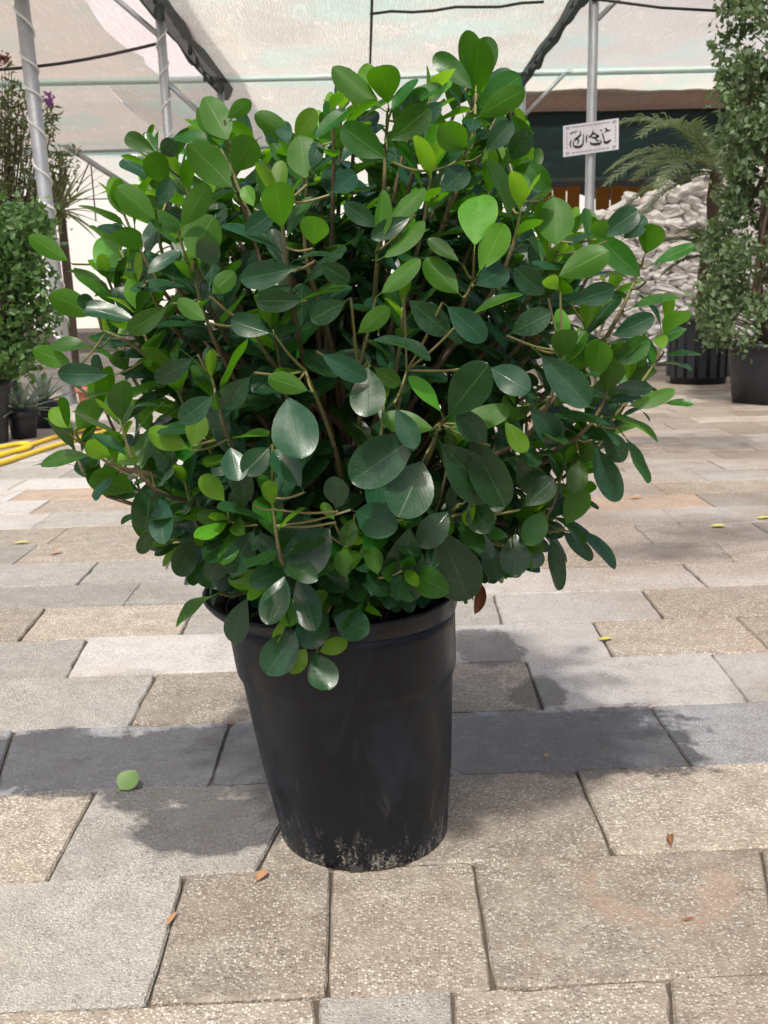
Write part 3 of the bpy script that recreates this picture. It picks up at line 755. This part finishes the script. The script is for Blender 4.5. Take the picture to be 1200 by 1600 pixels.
leafy('leafy_shrub', 'dense rounded green shrub in front of the cable-wrapped pole', -15, lb.y, spec, MF_shrub, .062, 4600, 22, .36, .62)
spec = []
for (x0, y0, x1, y1) in ((-10, 340, 2, 95), (10, 340, 20, 120), (30, 340, 40, 150), (45, 345, 62, 190), (60, 345, 78, 158), (20, 330, 8, 160), (75, 345, 90, 240), (-30, 340, -35, 100), (50, 340, 30, 180), (0, 340, -12, 140), (85, 350, 112, 235)):
    for k in range(16): f_ = k/15; spec.append((x0+(x1-x0)*f_+rr.gauss(0, 5), y0+(y1-y0)*f_, .022+.03*(1-f_)))
lo = leafy('flowering_shrub', 'tall loose shrub with thin upright leafy stems and small flowers', 0, 10.3, spec, MF_loose, .08, 2100, 23, .30, .32)
lob = at(0, 560, 10.3); lob.z = 0
pot('nursery_pot', 'black pot of the tall loose shrub, half hidden behind the dense one', lob, .14, .18, .38, M_pot2)
for (px, py, mt) in ((76, 158, M_purple), (4, 92, M_pinkd)):
    mb = MB(); c_ = at(px, py, 10.2); leaf_cloud(mb, [(c_.x, c_.y, c_.z, .025)], .05, 46, rr, .8); mb.build('flower', mt, lo)
def rosette(name, label, base, n, L, wd, mat, seed, el0=.2, el1=1.35, cat='succulent'):
    rr = random.Random(seed); root = thing(name, label, cat, base)
    for k in range(n):
        az = k*2.4+rr.uniform(-.2, .2); el = el0+(el1-el0)*(k/n)+rr.uniform(-.1, .1); l_ = L*rr.uniform(.75, 1.1)
        d = Vector((math.cos(az)*math.cos(el), math.sin(az)*math.cos(el), math.sin(el))); s_ = d.cross(Vector((0, 0, 1))).normalized(); q = Vector(base); vs = []
        for j in range(7):
            f_ = j/6; w_ = wd*(1-f_**2.2)*(.6+.8*math.sin(f_*2.2)) if j < 6 else .0005
            nrm = s_.cross(d)
            vs += [q-s_*w_+nrm*w_*.4, q, q+s_*w_+nrm*w_*.4]; d = (d+Vector((0, 0, -.07))).normalized(); q = q+d*l_/6
        mb = MB(); mb.add(vs, [(3*j+i, 3*j+i+1, 3*j+i+4, 3*j+i+3) for j in range(6) for i in range(2)]); mb.build('leaf', mat, root, True)
    return root
for k, (px, py, lab) in enumerate(((38, 684, 'small silvery agave in black pot behind the yellow hose'), (72, 668, 'small silvery agave in black pot against the steel pole'), (-8, 664, 'small silvery agave half hidden by the dense shrub'))):
    b_ = ground(px, py); b_.z = 0
    pot('small_pot', ['small black pot behind the yellow hose with silvery agave', 'small black pot against the steel pole with silvery agave', 'small black pot half hidden by the dense shrub'][k], b_, .085, .105, .2, M_pot2)
    rosette('agave', lab, (b_.x, b_.y, .18), 26, .30, .022, MF_agave, 40+k)
b_ = ground(140, 634); b_.z = 0
pot('terracotta_pot', 'red terracotta pot seen between the shrub leaves near the pole', b_, .08, .10, .17, M_terra)
yb = at(95, 330, 11.0); yz = yb.z
mb = MB(); mb.tube([(yb.x, 11, 0), (yb.x+.02, 11, yz*.5), (yb.x, 11, yz+.02)], [.06, .05, .045], 8)
yr = rosette('yucca', 'spiky green yucca behind the cable-wrapped pole', (yb.x, 11.0, yz), 44, .62, .020, MF_yucca, 60, -.4, 1.45, 'yucca')
mb.build('trunk', M_trunk2, yr, True)

# yellow hose on the ground
hose = [(-60, 706), (0, 699), (28, 694), (46, 694), (44, 700), (20, 706), (-20, 714), (-70, 722), (-90, 735), (-60, 738), (0, 724), (50, 708), (103, 691), (150, 678), (170, 670), (150, 668), (100, 679), (47, 696), (10, 709), (-60, 730)]
hp = [ground(x, y, .016) for x, y in hose]; pts = []
for k in range(len(hp)-1):
    for s_ in range(8):
        a = s_/8; P0, P1, P2, P3 = hp[max(k-1, 0)], hp[k], hp[k+1], hp[min(k+2, len(hp)-1)]
        pts.append(.5*((2*P1)+(P2-P0)*a+(2*P0-5*P1+4*P2-P3)*a*a+(3*P1-P0-3*P2+P3)*a**3))
mb = MB(); mb.tube(pts, .0165, 8); tag(mb.build('garden_hose', M_hose, None, True), 'yellow garden hose looped on the paving below the left shrubs', 'hose')

# ================================================================== MAIN POT
B = Vector((B0.x, B0.y, 0)); Y0 = B.y
rim_c = at(529, 916, Y0); PH = rim_c.z
lean = (rim_c.x-B.x)
def cx(z, extra=0): return B.x + lean*(z/PH) + extra
potr = thing('plant_pot', 'large black plastic nursery pot with lime stains near its base', 'pot', B)
mb = MB(); zs = []
prof = [(0, .1535), (.006, .157), (.02, .1575), (.30, .176), (.655, .192), (.67, .1935), (.69, .1985), (.71, .2005), (.88, .2055), (.945, .2075)]
rings = [(cx(f*PH), B.y, f*PH, r) for f, r in prof]
rings += [(cx(PH*.945), B.y, PH*.945, .202), (cx(PH*.80), B.y, PH*.80, .196)]
mb.lathe(rings, 96); body = mb.build('body', M_pot, potr, True)
mb = MB(); rings = []
for f, r, e in ((.925, .2085, 0), (.94, .217, -.006), (.962, .223, -.012), (.985, .2275, -.016), (.998, .2275, -.016), (1.0, .2255, -.016), (.998, .2205, -.014), (.97, .210, -.006), (.90, .201, 0)):
    rings.append((cx(f*PH, e), B.y, f*PH, r))
mb.lathe(rings, 96, False); mb.build('rim', M_pot, potr, True)
mb = MB()
n_ = 28; vs = [(cx(PH*.86), B.y, PH*.87)]
for k in range(1, 6):
    for j in range(n_):
        a = 2*math.pi*j/n_; r = .198*k/5; vs.append((cx(PH*.86)+r*math.cos(a), B.y+r*math.sin(a), PH*.86+.012*mnoise.noise(Vector((r*30*math.cos(a), r*30*math.sin(a), 2)))))
fs = [(0, 1+j, 1+(j+1) % n_) for j in range(n_)] + [(1+(k-1)*n_+j, 1+k*n_+j, 1+k*n_+(j+1) % n_, 1+(k-1)*n_+(j+1) % n_) for k in range(1, 5) for j in range(n_)]
mb.add(vs, fs); mb.build('soil', M_soil, potr, True)
mb = MB(); hx = at(545, 1355, 1).x*0 + cx(.01)-.02
mb.box((B.x-.012, B.y-.1555, .006), (.012, .0025, .005)); mb.build('drain_notch', M_wire, potr)

# ================================================================== MAIN SHRUB
soilc = Vector((cx(PH*.86), B.y, PH*.86))
shrub = thing('ficus_shrub', 'large glossy green rubber-leaved ficus shrub growing in the black pot', 'shrub', soilc)
# leaf shapes: unit length along +x, unit width along y, normal +z
def leaf_shape(seed):
    r_ = random.Random(seed); pw2 = r_.uniform(.5, 1.0); ex = r_.uniform(.62, .80); cup = r_.uniform(.2, 1.3); bend = r_.uniform(-.05, .30); twist = r_.uniform(-.5, .5); wob = r_.uniform(.006, .028); ph = r_.uniform(0, 6)
    n = 11; m = 4; vs = []; uv = []; fs = []
    for i in range(n+1):
        tt = math.sin(i/n*math.pi/2)**.9; c0 = .40+.22*pw2
        hw = .5*(1-(1-tt/c0)**1.75)**.9 if tt < c0 else .5*math.sqrt(max(0, 1-((tt-c0)/(1-c0))**2.2))
        if i == 0: hw = .03
        if i == n: hw = .05
        for j in range(m+1):
            s_ = (j/m-.5)*2; y = s_*hw
            z = cup*.16*abs(s_)**1.4*hw*2*.5 - bend*tt*tt + wob*math.sin(tt*9+ph)*s_*abs(s_) + .0
            a = twist*(tt-.4); vs.append((tt, y*math.cos(a)-z*0, z + y*.35*math.sin(a))); uv.append((tt, .5+.5*s_))
    for i in range(n):
        for j in range(m):
            a = i*(m+1)+j; fs.append((a, a+m+1, a+m+2, a+1))
    # petiole
    o_ = len(vs); rp = .014
    for (x, z) in ((-.16, -.03), (0.02, 0)):
        for k in range(3):
            an = 2*math.pi*k/3; vs.append((x, rp*1.6*math.cos(an), z+rp*math.sin(an))); uv.append((.3, .5))
    for k in range(3): fs.append((o_+k, o_+(k+1) % 3, o_+3+(k+1) % 3, o_+3+k))
    fs[0:0] = []
    return np.array(vs), uv, fs
SHAPES = [leaf_shape(k+1) for k in range(9)]
def uv_mesh(name, vs, uv, fs, mats, mi=None):
    me = bpy.data.meshes.new(name); me.from_pydata([tuple(v) for v in vs], [], fs)
    for m in mats: me.materials.append(m)
    l = me.uv_layers.new(name='uv'); idx = np.empty(len(me.loops), dtype=np.int32); me.loops.foreach_get('vertex_index', idx)
    l.data.foreach_set('uv', np.asarray(uv, dtype=np.float32)[idx].ravel()); me.polygons.foreach_set('use_smooth', [True]*len(fs))
    if mi is not None: me.polygons.foreach_set('material_index', mi)
    me.update(); return me
LM = {(k, tn): uv_mesh('leaf', SHAPES[k][0], SHAPES[k][1], SHAPES[k][2], [ML[tn]]) for k in range(len(SHAPES)) for tn in 'DMY'}

leaves = []   # (matrix, shape, tone, score)
def frame(x, z):
    x = x.normalized(); z = (z - x*z.dot(x)); z = z.normalized() if z.length > 1e-6 else x.orthogonal().normalized(); y = z.cross(x)
    return x, y, z
def put_leaf(base, x, z, L, Wd, tone, shape, score):
    x, y, z = frame(x, z); s_ = L
    m = Matrix(((x.x*L, y.x*Wd, z.x*s_, base.x), (x.y*L, y.y*Wd, z.y*s_, base.y), (x.z*L, y.z*Wd, z.z*s_, base.z), (0, 0, 0, 1)))
    leaves.append((m, shape, tone, score))

def front(px, py, f=1.0):
    r2 = ((px-565)/530)**2 + ((py-545)/500)**2
    o_ = .52*math.sqrt(max(0.0, 1-r2))
    if py > 800: o_ = max(o_*.9, .30*max(0, 1-abs(px-530)/420))
    if py > 930: o_ = max(o_, .27)
    return Y0 - o_*f
# ---- hand-traced stems (pixels, tip first) -> run into the soil
stem_px = [
 [(745, 120), (737, 225), (702, 330), (660, 430), (605, 570)], [(606, 150), (600, 290), (590, 420), (572, 570)], [(480, 255), (478, 400), (515, 530), (540, 650)],
 [(352, 215), (384, 325), (460, 440), (520, 560)], [(290, 385), (335, 465), (420, 560), (520, 680)], [(383, 495), (430, 572), (500, 640), (545, 690)], [(150, 510), (215, 545), (310, 625), (430, 720)],
 [(125, 690), (180, 728), (260, 745), (400, 770)], [(295, 698), (360, 690), (450, 725)], [(742, 430), (722, 480), (698, 545), (630, 660)], [(868, 385), (858, 480), (810, 575), (690, 680)],
 [(1012, 390), (968, 490), (915, 570), (800, 660)], [(1036, 550), (965, 645), (890, 705), (760, 760)], [(690, 650), (665, 725), (615, 810)], [(395, 835), (470, 855), (545, 890)],
 [(505, 965), (522, 930), (555, 905)], [(890, 828), (835, 830), (750, 815), (650, 850)], [(725, 780), (680, 828), (630, 870)], [(245, 335), (262, 420), (340, 540), (470, 690)], [(225, 430), (260, 500), (330, 570), (450, 700)],
 [(590, 380), (585, 470), (570, 560)], [(560, 560), (562, 660), (556, 780)], [(640, 560), (612, 680), (590, 800)], [(470, 560), (520, 690), (545, 800)], [(370, 930), (430, 915), (520, 900)], [(340, 790), (430, 810), (530, 850)]]
samples = []; stems = []
def smooth(pts, n=5):
    out = []
    for k in range(len(pts)-1):
        P0, P1, P2, P3 = pts[max(k-1, 0)], pts[k], pts[k+1], pts[min(k+2, len(pts)-1)]
        for s_ in range(n):
            a = s_/n; out.append(.5*((2*P1)+(P2-P0)*a+(2*P0-5*P1+4*P2-P3)*a*a+(3*P1-P0-3*P2+P3)*a**3))
    out.append(pts[-1]); return out
def add_stem(pts, r0=.0014, r1=.0080):
    pts = smooth(pts); n = len(pts); mb = MB()
    mb.tube(pts, [r0+(r1-r0)*(k/(n-1))**.8 for k in range(n)], 7, True)
    mb.age = [k/(n-1) for k in range(n) for _ in range(7)]
    stems.append(mb); samples.extend(pts[:int(n*.85)])
    return pts
rs = random.Random(17)
for pl_ in stem_px:
    n = len(pl_); pts = []
    for k, (x, y) in enumerate(pl_):
        f_ = .80*(1-k/(n+.3))
        pts.append(at(x, y, front(x, y, f_)))
    e = soilc + Vector((rs.uniform(-.07, .07), rs.uniform(-.08, .06), -.01))
    pts[0] = pts[0].lerp(pts[1], .14)
    lastp = pts[-1]; pts.append(lastp.lerp(e, .55)+Vector((rs.uniform(-.02, .02), rs.uniform(-.02, .02), 0))); pts.append(e)
    add_stem(pts)
# ---- hand-traced leaves: base x,y  tip x,y  width  tone
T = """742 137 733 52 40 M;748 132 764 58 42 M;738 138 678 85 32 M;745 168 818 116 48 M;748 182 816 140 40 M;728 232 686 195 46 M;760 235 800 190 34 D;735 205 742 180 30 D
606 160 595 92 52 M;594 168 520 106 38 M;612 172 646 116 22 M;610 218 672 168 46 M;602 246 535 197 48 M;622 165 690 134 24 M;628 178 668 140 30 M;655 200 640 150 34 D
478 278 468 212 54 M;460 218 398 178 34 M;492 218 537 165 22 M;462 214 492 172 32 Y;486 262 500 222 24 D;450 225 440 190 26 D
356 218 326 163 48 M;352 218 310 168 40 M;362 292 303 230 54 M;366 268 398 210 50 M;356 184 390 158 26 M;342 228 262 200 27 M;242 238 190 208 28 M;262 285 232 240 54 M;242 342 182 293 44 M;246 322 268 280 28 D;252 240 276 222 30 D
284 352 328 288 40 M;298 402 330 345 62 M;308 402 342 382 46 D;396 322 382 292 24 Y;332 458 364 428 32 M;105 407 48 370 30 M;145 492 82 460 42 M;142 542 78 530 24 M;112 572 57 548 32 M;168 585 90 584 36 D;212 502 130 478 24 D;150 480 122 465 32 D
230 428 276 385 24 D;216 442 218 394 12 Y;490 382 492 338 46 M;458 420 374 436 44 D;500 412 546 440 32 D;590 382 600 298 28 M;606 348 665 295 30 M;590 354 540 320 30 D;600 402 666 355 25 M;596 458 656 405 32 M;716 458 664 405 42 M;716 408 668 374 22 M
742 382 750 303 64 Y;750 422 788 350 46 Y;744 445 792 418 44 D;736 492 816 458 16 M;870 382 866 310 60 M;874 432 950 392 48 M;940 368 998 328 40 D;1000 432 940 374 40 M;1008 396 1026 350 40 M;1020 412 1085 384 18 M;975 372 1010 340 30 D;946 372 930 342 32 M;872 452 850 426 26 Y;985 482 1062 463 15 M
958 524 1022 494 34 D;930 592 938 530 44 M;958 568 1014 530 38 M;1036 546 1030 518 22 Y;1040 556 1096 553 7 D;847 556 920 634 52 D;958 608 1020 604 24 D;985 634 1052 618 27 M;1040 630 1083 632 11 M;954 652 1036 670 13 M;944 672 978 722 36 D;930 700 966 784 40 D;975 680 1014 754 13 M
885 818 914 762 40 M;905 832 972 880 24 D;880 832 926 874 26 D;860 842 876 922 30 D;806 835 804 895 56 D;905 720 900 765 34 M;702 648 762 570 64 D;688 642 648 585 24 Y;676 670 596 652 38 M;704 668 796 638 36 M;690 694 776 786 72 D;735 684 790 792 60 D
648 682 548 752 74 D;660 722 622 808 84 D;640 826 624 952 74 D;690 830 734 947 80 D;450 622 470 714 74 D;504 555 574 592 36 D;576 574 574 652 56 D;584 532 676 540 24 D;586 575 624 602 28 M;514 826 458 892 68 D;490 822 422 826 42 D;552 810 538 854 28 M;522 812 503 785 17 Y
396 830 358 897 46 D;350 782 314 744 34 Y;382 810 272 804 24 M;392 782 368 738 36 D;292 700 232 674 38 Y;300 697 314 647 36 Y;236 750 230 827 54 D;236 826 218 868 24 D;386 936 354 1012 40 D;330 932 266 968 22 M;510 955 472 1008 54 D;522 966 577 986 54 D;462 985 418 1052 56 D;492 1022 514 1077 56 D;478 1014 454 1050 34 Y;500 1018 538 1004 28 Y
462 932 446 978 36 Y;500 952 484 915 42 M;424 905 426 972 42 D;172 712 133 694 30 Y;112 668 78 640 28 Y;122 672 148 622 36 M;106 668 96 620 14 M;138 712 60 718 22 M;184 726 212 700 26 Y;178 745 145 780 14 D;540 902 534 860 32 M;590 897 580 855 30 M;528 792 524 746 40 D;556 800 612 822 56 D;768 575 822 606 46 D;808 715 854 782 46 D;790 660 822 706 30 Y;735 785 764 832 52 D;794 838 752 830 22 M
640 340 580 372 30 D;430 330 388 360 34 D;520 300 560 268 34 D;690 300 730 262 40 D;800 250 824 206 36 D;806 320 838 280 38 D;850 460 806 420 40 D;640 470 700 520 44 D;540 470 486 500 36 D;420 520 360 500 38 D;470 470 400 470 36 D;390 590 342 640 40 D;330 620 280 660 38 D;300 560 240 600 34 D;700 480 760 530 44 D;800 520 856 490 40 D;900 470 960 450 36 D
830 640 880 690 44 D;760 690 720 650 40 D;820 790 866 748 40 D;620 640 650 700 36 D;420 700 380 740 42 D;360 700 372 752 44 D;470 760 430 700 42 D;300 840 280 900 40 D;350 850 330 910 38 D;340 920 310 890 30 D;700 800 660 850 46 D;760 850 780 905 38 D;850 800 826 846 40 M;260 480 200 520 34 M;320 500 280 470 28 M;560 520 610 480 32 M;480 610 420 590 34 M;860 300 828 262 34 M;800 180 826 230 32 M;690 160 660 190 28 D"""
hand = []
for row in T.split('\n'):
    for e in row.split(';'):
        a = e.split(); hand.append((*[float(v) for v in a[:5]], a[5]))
extra_tw = []; bases = []
for (bx, by, tx, ty, wpx, tone) in hand:
    Yb = front((bx+tx)/2, (by+ty)/2, .97) + rs.uniform(-.02, .03)
    b_ = at(bx, by, Yb); tq = at(tx, ty, Yb); mpp = to_px(b_)[2]/F
    Lp = (tq-b_).length; Wt = wpx*mpp
    asp = .56
    L = max(Lp, min(Wt/.62, Lp*1.7), .03)
    dy = math.sqrt(max(0, L*L-Lp*Lp)); dy = min(dy, .6*L)
    upright = ty < by
    sgn = -1 if (not upright or rs.random() < .6) else 1
    tq = at(tx, ty, Yb + sgn*dy*.9 + rs.uniform(-.012, .012))
    x = tq-b_; L = x.length; Wd = max(Wt, L*.44) if Wt < L*.44 else min(Wt, L*.74)
    roll = math.acos(min(1, Wt/Wd))
    v = (b_-CAM).normalized(); zf = -v; zf = (zf - x.normalized()*zf.dot(x.normalized())).normalized()
    best = None
    for sg in (-1, 1):
        zz = Matrix.Rotation(sg*roll, 3, x.normalized()) @ zf
        if best is None or zz.z > best.z: best = zz
    if tone in 'MY' and upright and wpx > 24 and rs.random() < .75: best = -best     # underside towards us
    best = Matrix.Rotation(rs.uniform(-.15, .15), 3, x.normalized()) @ best
    put_leaf(b_, x, best, L, Wd, tone, rs.randrange(len(SHAPES)), 1e3+Wt*L)
    bases.append(b_ - x.normalized()*L*.15)
# ---- shoots that fill the volume all round
prof_z = [.36, .46, .58, .74, .95, 1.15, 1.28, 1.38]; prof_r = [.24, .32, .42, .53, .55, .50, .38, .20]
ga = 2.39996
ENVX = [50, 190, 330, 400, 470, 520, 600, 650, 680, 740, 800, 830, 870, 940, 1020, 1090]
ENVT = [365, 205, 160, 175, 205, 105, 92, 140, 88, 50, 110, 195, 305, 330, 350, 385]
BOTX = [50, 150, 200, 270, 300, 360, 420, 520, 600, 740, 800, 880, 970, 1010, 1090]
BOTY = [720, 770, 840, 900, 965, 1010, 1050, 1070, 955, 945, 905, 920, 880, 765, 640]
def inside(p_, m=0):
    x, y, d = to_px(p_)
    return 52+m < x < 1085-m and np.interp(x, ENVX, ENVT)+m < y < np.interp(x, BOTX, BOTY)-m
def grow(tip, nleaf, droop, seed):
    for _ in range(30):
        if inside(tip, 38): break
        tip = tip.lerp(Vector((soilc.x+.03, soilc.y, .92)), .06)
    r_ = random.Random(seed)
    e = soilc + Vector((r_.uniform(-.09, .09), r_.uniform(-.09, .09), -.01))
    m_ = e.lerp(tip, .5); axis = Vector((soilc.x, soilc.y, m_.z)); m_ = m_.lerp(axis, .30)
    out_ = Vector((tip.x-soilc.x, tip.y-soilc.y, 0)); out_ = out_.normalized() if out_.length > .01 else Vector((1, 0, 0))
    m2 = (tip - out_*.055 - Vector((0, 0, .115))) if tip.z > .72 else e.lerp(tip, .8) + Vector((0, 0, .03))
    pts = add_stem([tip, m2, m_, e], .0016, .0055)
    # leaves along the outer part
    tot = 0; acc = [0]
    for k in range(1, len(pts)): tot += (pts[k]-pts[k-1]).length; acc.append(tot)
    a0 = r_.uniform(0, 6.28); span = min(.36, tot*.6)
    for k in range(nleaf):
        s_ = span*(k/nleaf)**1.35 + .003
        i = max(1, min(len(pts)-1, int(np.searchsorted(acc, s_)))); f_ = (s_-acc[i-1])/max(1e-6, acc[i]-acc[i-1])
        p_ = pts[i-1].lerp(pts[i], f_); d = (pts[i-1]-pts[i]).normalized()
        u = d.orthogonal().normalized(); an = a0+k*ga; side = (Matrix.Rotation(an, 3, d) @ u)
        open_ = (.30 + .70*min(1, k/8)) + r_.uniform(-.2, .2)
        x = d*math.cos(open_) + side*math.sin(open_) + Vector((0, 0, -droop*min(1, k/5)))
        z_ = d*math.sin(open_) - side*math.cos(open_) + Vector((0, 0, .5)) + Vector((r_.uniform(-.3, .3), r_.uniform(-.3, .3), r_.uniform(-.2, .2)))
        L = r_.uniform(.050, .090)*(.45+.55*min(1, (k+.6)/4)); Wd = L*r_.uniform(.42, .60)
        q = p_ + x.normalized()*L*.16
        c_ = q + x.normalized()*L*.5
        # keep out of the pot body
        rad_ = (Vector((c_.x, c_.y))-Vector((cx(c_.z), B.y))).length
        if c_.z < PH+.015 and .16 < rad_ < .27: continue
        if c_.z < PH-.05: continue
        if not inside(q+x.normalized()*L): continue
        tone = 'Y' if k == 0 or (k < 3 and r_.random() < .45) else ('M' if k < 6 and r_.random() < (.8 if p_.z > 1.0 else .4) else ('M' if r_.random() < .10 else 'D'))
        X = x.normalized(); Z = frame(X, z_)[2]; v = (c_-CAM)
        sc_ = L*Wd*abs(Z.dot(v.normalized()))/v.length_squared*(1.0+3.0*max(0, (Y0-c_.y+.15)))
        put_leaf(q, X, Z, L, Wd, tone, r_.randrange(len(SHAPES)), sc_)
nS = 150
for k in range(nS):
    zf = .44 + (1.36-.44)*((k+.5)/nS)**.85
    r = float(np.interp(zf, prof_z, prof_r))*rs.uniform(.62, .97); az = k*ga + rs.uniform(-.25, .25)
    tip = Vector((soilc.x+.035 + r*math.cos(az)*1.0, soilc.y+r*.92*math.sin(az), zf + rs.uniform(-.03, .03)))
    if tip.y < Y0-.46: tip.y = Y0-.46+rs.uniform(0, .04)
    grow(tip, 22, .35 if zf < .75 else .12, 1000+k)
# inner short shoots for density
for k in range(46):
    zf = rs.uniform(.6, 1.2); r = float(np.interp(zf, prof_z, prof_r))*rs.uniform(.2, .55); az = rs.uniform(0, 6.28)
    grow(Vector((soilc.x+.03+r*math.cos(az), soilc.y+.06+r*math.sin(az), zf)), 14, .3, 3000+k)
for k in range(34):
    az = k*ga; r = rs.uniform(.20, .31); zf = PH + rs.uniform(.06, .17)
    grow(Vector((soilc.x+r*math.cos(az), soilc.y+r*math.sin(az), zf)), 11, .5, 5000+k)
for pb_ in bases:                      # join each traced leaf to the nearest stem
    near_ = min(samples, key=lambda s_: (s_-pb_).length + .6*max(0, s_.z-pb_.z))
    if (near_-pb_).length > .008: extra_tw.append([pb_, pb_.lerp(near_, .5) - Vector((0, 0, .004)), near_])
for mb in stems:
    o = mb.build('branch', M_stem, shrub, True); o.data.attributes.new('age', 'FLOAT', 'POINT').data.foreach_set('value', mb.age)
mb = MB()
for tw in extra_tw: mb.tube(smooth(tw, 3), .0017, 5, False)
o = mb.build('twigs', M_twig, shrub, True); o['kind'] = 'stuff'
leaves.sort(key=lambda e: -e[3])
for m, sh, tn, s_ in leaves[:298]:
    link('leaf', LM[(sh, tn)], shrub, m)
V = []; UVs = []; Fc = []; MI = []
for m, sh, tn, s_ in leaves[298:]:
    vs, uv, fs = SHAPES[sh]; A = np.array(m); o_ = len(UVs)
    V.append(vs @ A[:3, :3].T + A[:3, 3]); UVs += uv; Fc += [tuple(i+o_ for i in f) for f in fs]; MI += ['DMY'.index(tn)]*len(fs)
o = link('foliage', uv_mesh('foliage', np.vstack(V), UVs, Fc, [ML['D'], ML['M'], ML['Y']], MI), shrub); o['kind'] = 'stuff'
print('leaves', len(leaves), 'slabs', slab_n, 'stones', cnt)
# dead leaf hanging by the rim
def curl_leaf(name, base, d, nrm, L, Wd, mat, label, curl=.6, cat='fallen leaf', group=None):
    x, y, z = frame(Vector(d), Vector(nrm)); vs = []
    for i in range(9):
        t_ = i/8; hw = Wd*.5*max(.02, math.sin(math.pi*t_**.9))**.7
        for j in range(5):
            s_ = (j-2)/2; a = s_*curl; vs.append(Vector(base)+x*L*t_ + y*hw*math.sin(a)/max(.2, curl) + z*(hw*(1-math.cos(a))*1.6 + .12*L*curl*t_*t_*math.sin(t_*3)))
    mb = MB(); mb.add(vs, [(i*5+j, (i+1)*5+j, (i+1)*5+j+1, i*5+j+1) for i in range(8) for j in range(4)])
    mb.tube([Vector(base)-x*L*.2, Vector(base)+x*L*.02], .0012, 4)
    return tag(mb.build(name, mat, None, True), label, cat, group)
q = at(752, 912, Y0-.12)
o = curl_leaf('dead_leaf', q, (-.02, -.02, -.08), (0, -1, 0), .052, .030, M_dry, 'curled dead brown leaf hanging from a twig beside the pot rim', 1.5, 'leaf')
mb = MB(); mb.tube(smooth([q, q+Vector((-.01, .02, .03)), q+Vector((-.06, .06, .05))], 4), .0014, 5); o2 = mb.build('twig', M_dry, o, True)
# fallen bits on the paving
def fallen(px, py, L, az, mat, label, curl=.5, w_=.6, up=0):
    g = ground(px, py); curl_leaf('fallen_leaf', (g.x, g.y, .006), (math.cos(az), math.sin(az), .02+up), (0, -up, 1), L, L*w_, mat, label, curl)
fallen(188, 1238, .05, .9, ML['M'] and simple('fallen_green', (.08, .155, .03), .5, .3, 40), 'round green leaf fallen on the dark granite slabs', .35, 1.0, .55)
fallen(402, 1381, .030, 1.0, M_dryp, 'small orange dry leaf lying before the pot', .9, .7)
fallen(262, 1450, .034, 1.3, M_dryp, 'narrow dry leaf stuck in the joint between two beige slabs', .9, .3)
fallen(1048, 1325, .032, 1.4, M_dry, 'curled brown dry leaf on the beige slabs at the tan stain', 1.3, .5)
fallen(1068, 1442, .018, .1, M_dry, 'tiny brown twig at the foot of the tan stain', 1.2, .25)
fallen(936, 1002, .040, .2, M_yel, 'yellow green leaf fallen on a slab joint right of the pot', .4, .6)
fallen(1112, 824, .06, .1, M_yel, 'yellow leaf on the damp brownish slabs', .4, .6)
fallen(1184, 812, .06, .3, M_yel, 'yellow leaf lying farther along the damp brownish slabs', .4, .6)
fallen(22, 850, .06, .2, M_yel, 'faded olive leaf on the pale slabs below the hose', .4, .5)
fallen(80, 868, .05, .8, M_dryp, 'pale brown dry leaf on the pale slabs below the hose', .6, .5)
fallen(985, 780, .06, .2, M_dryp, 'pale brown leaf on the orange tinted slab', .6, .5)
fallen(850, 1186, .014, .4, M_dryp, 'tiny orange flake at the edge of the dark granite slabs', .6, .8)
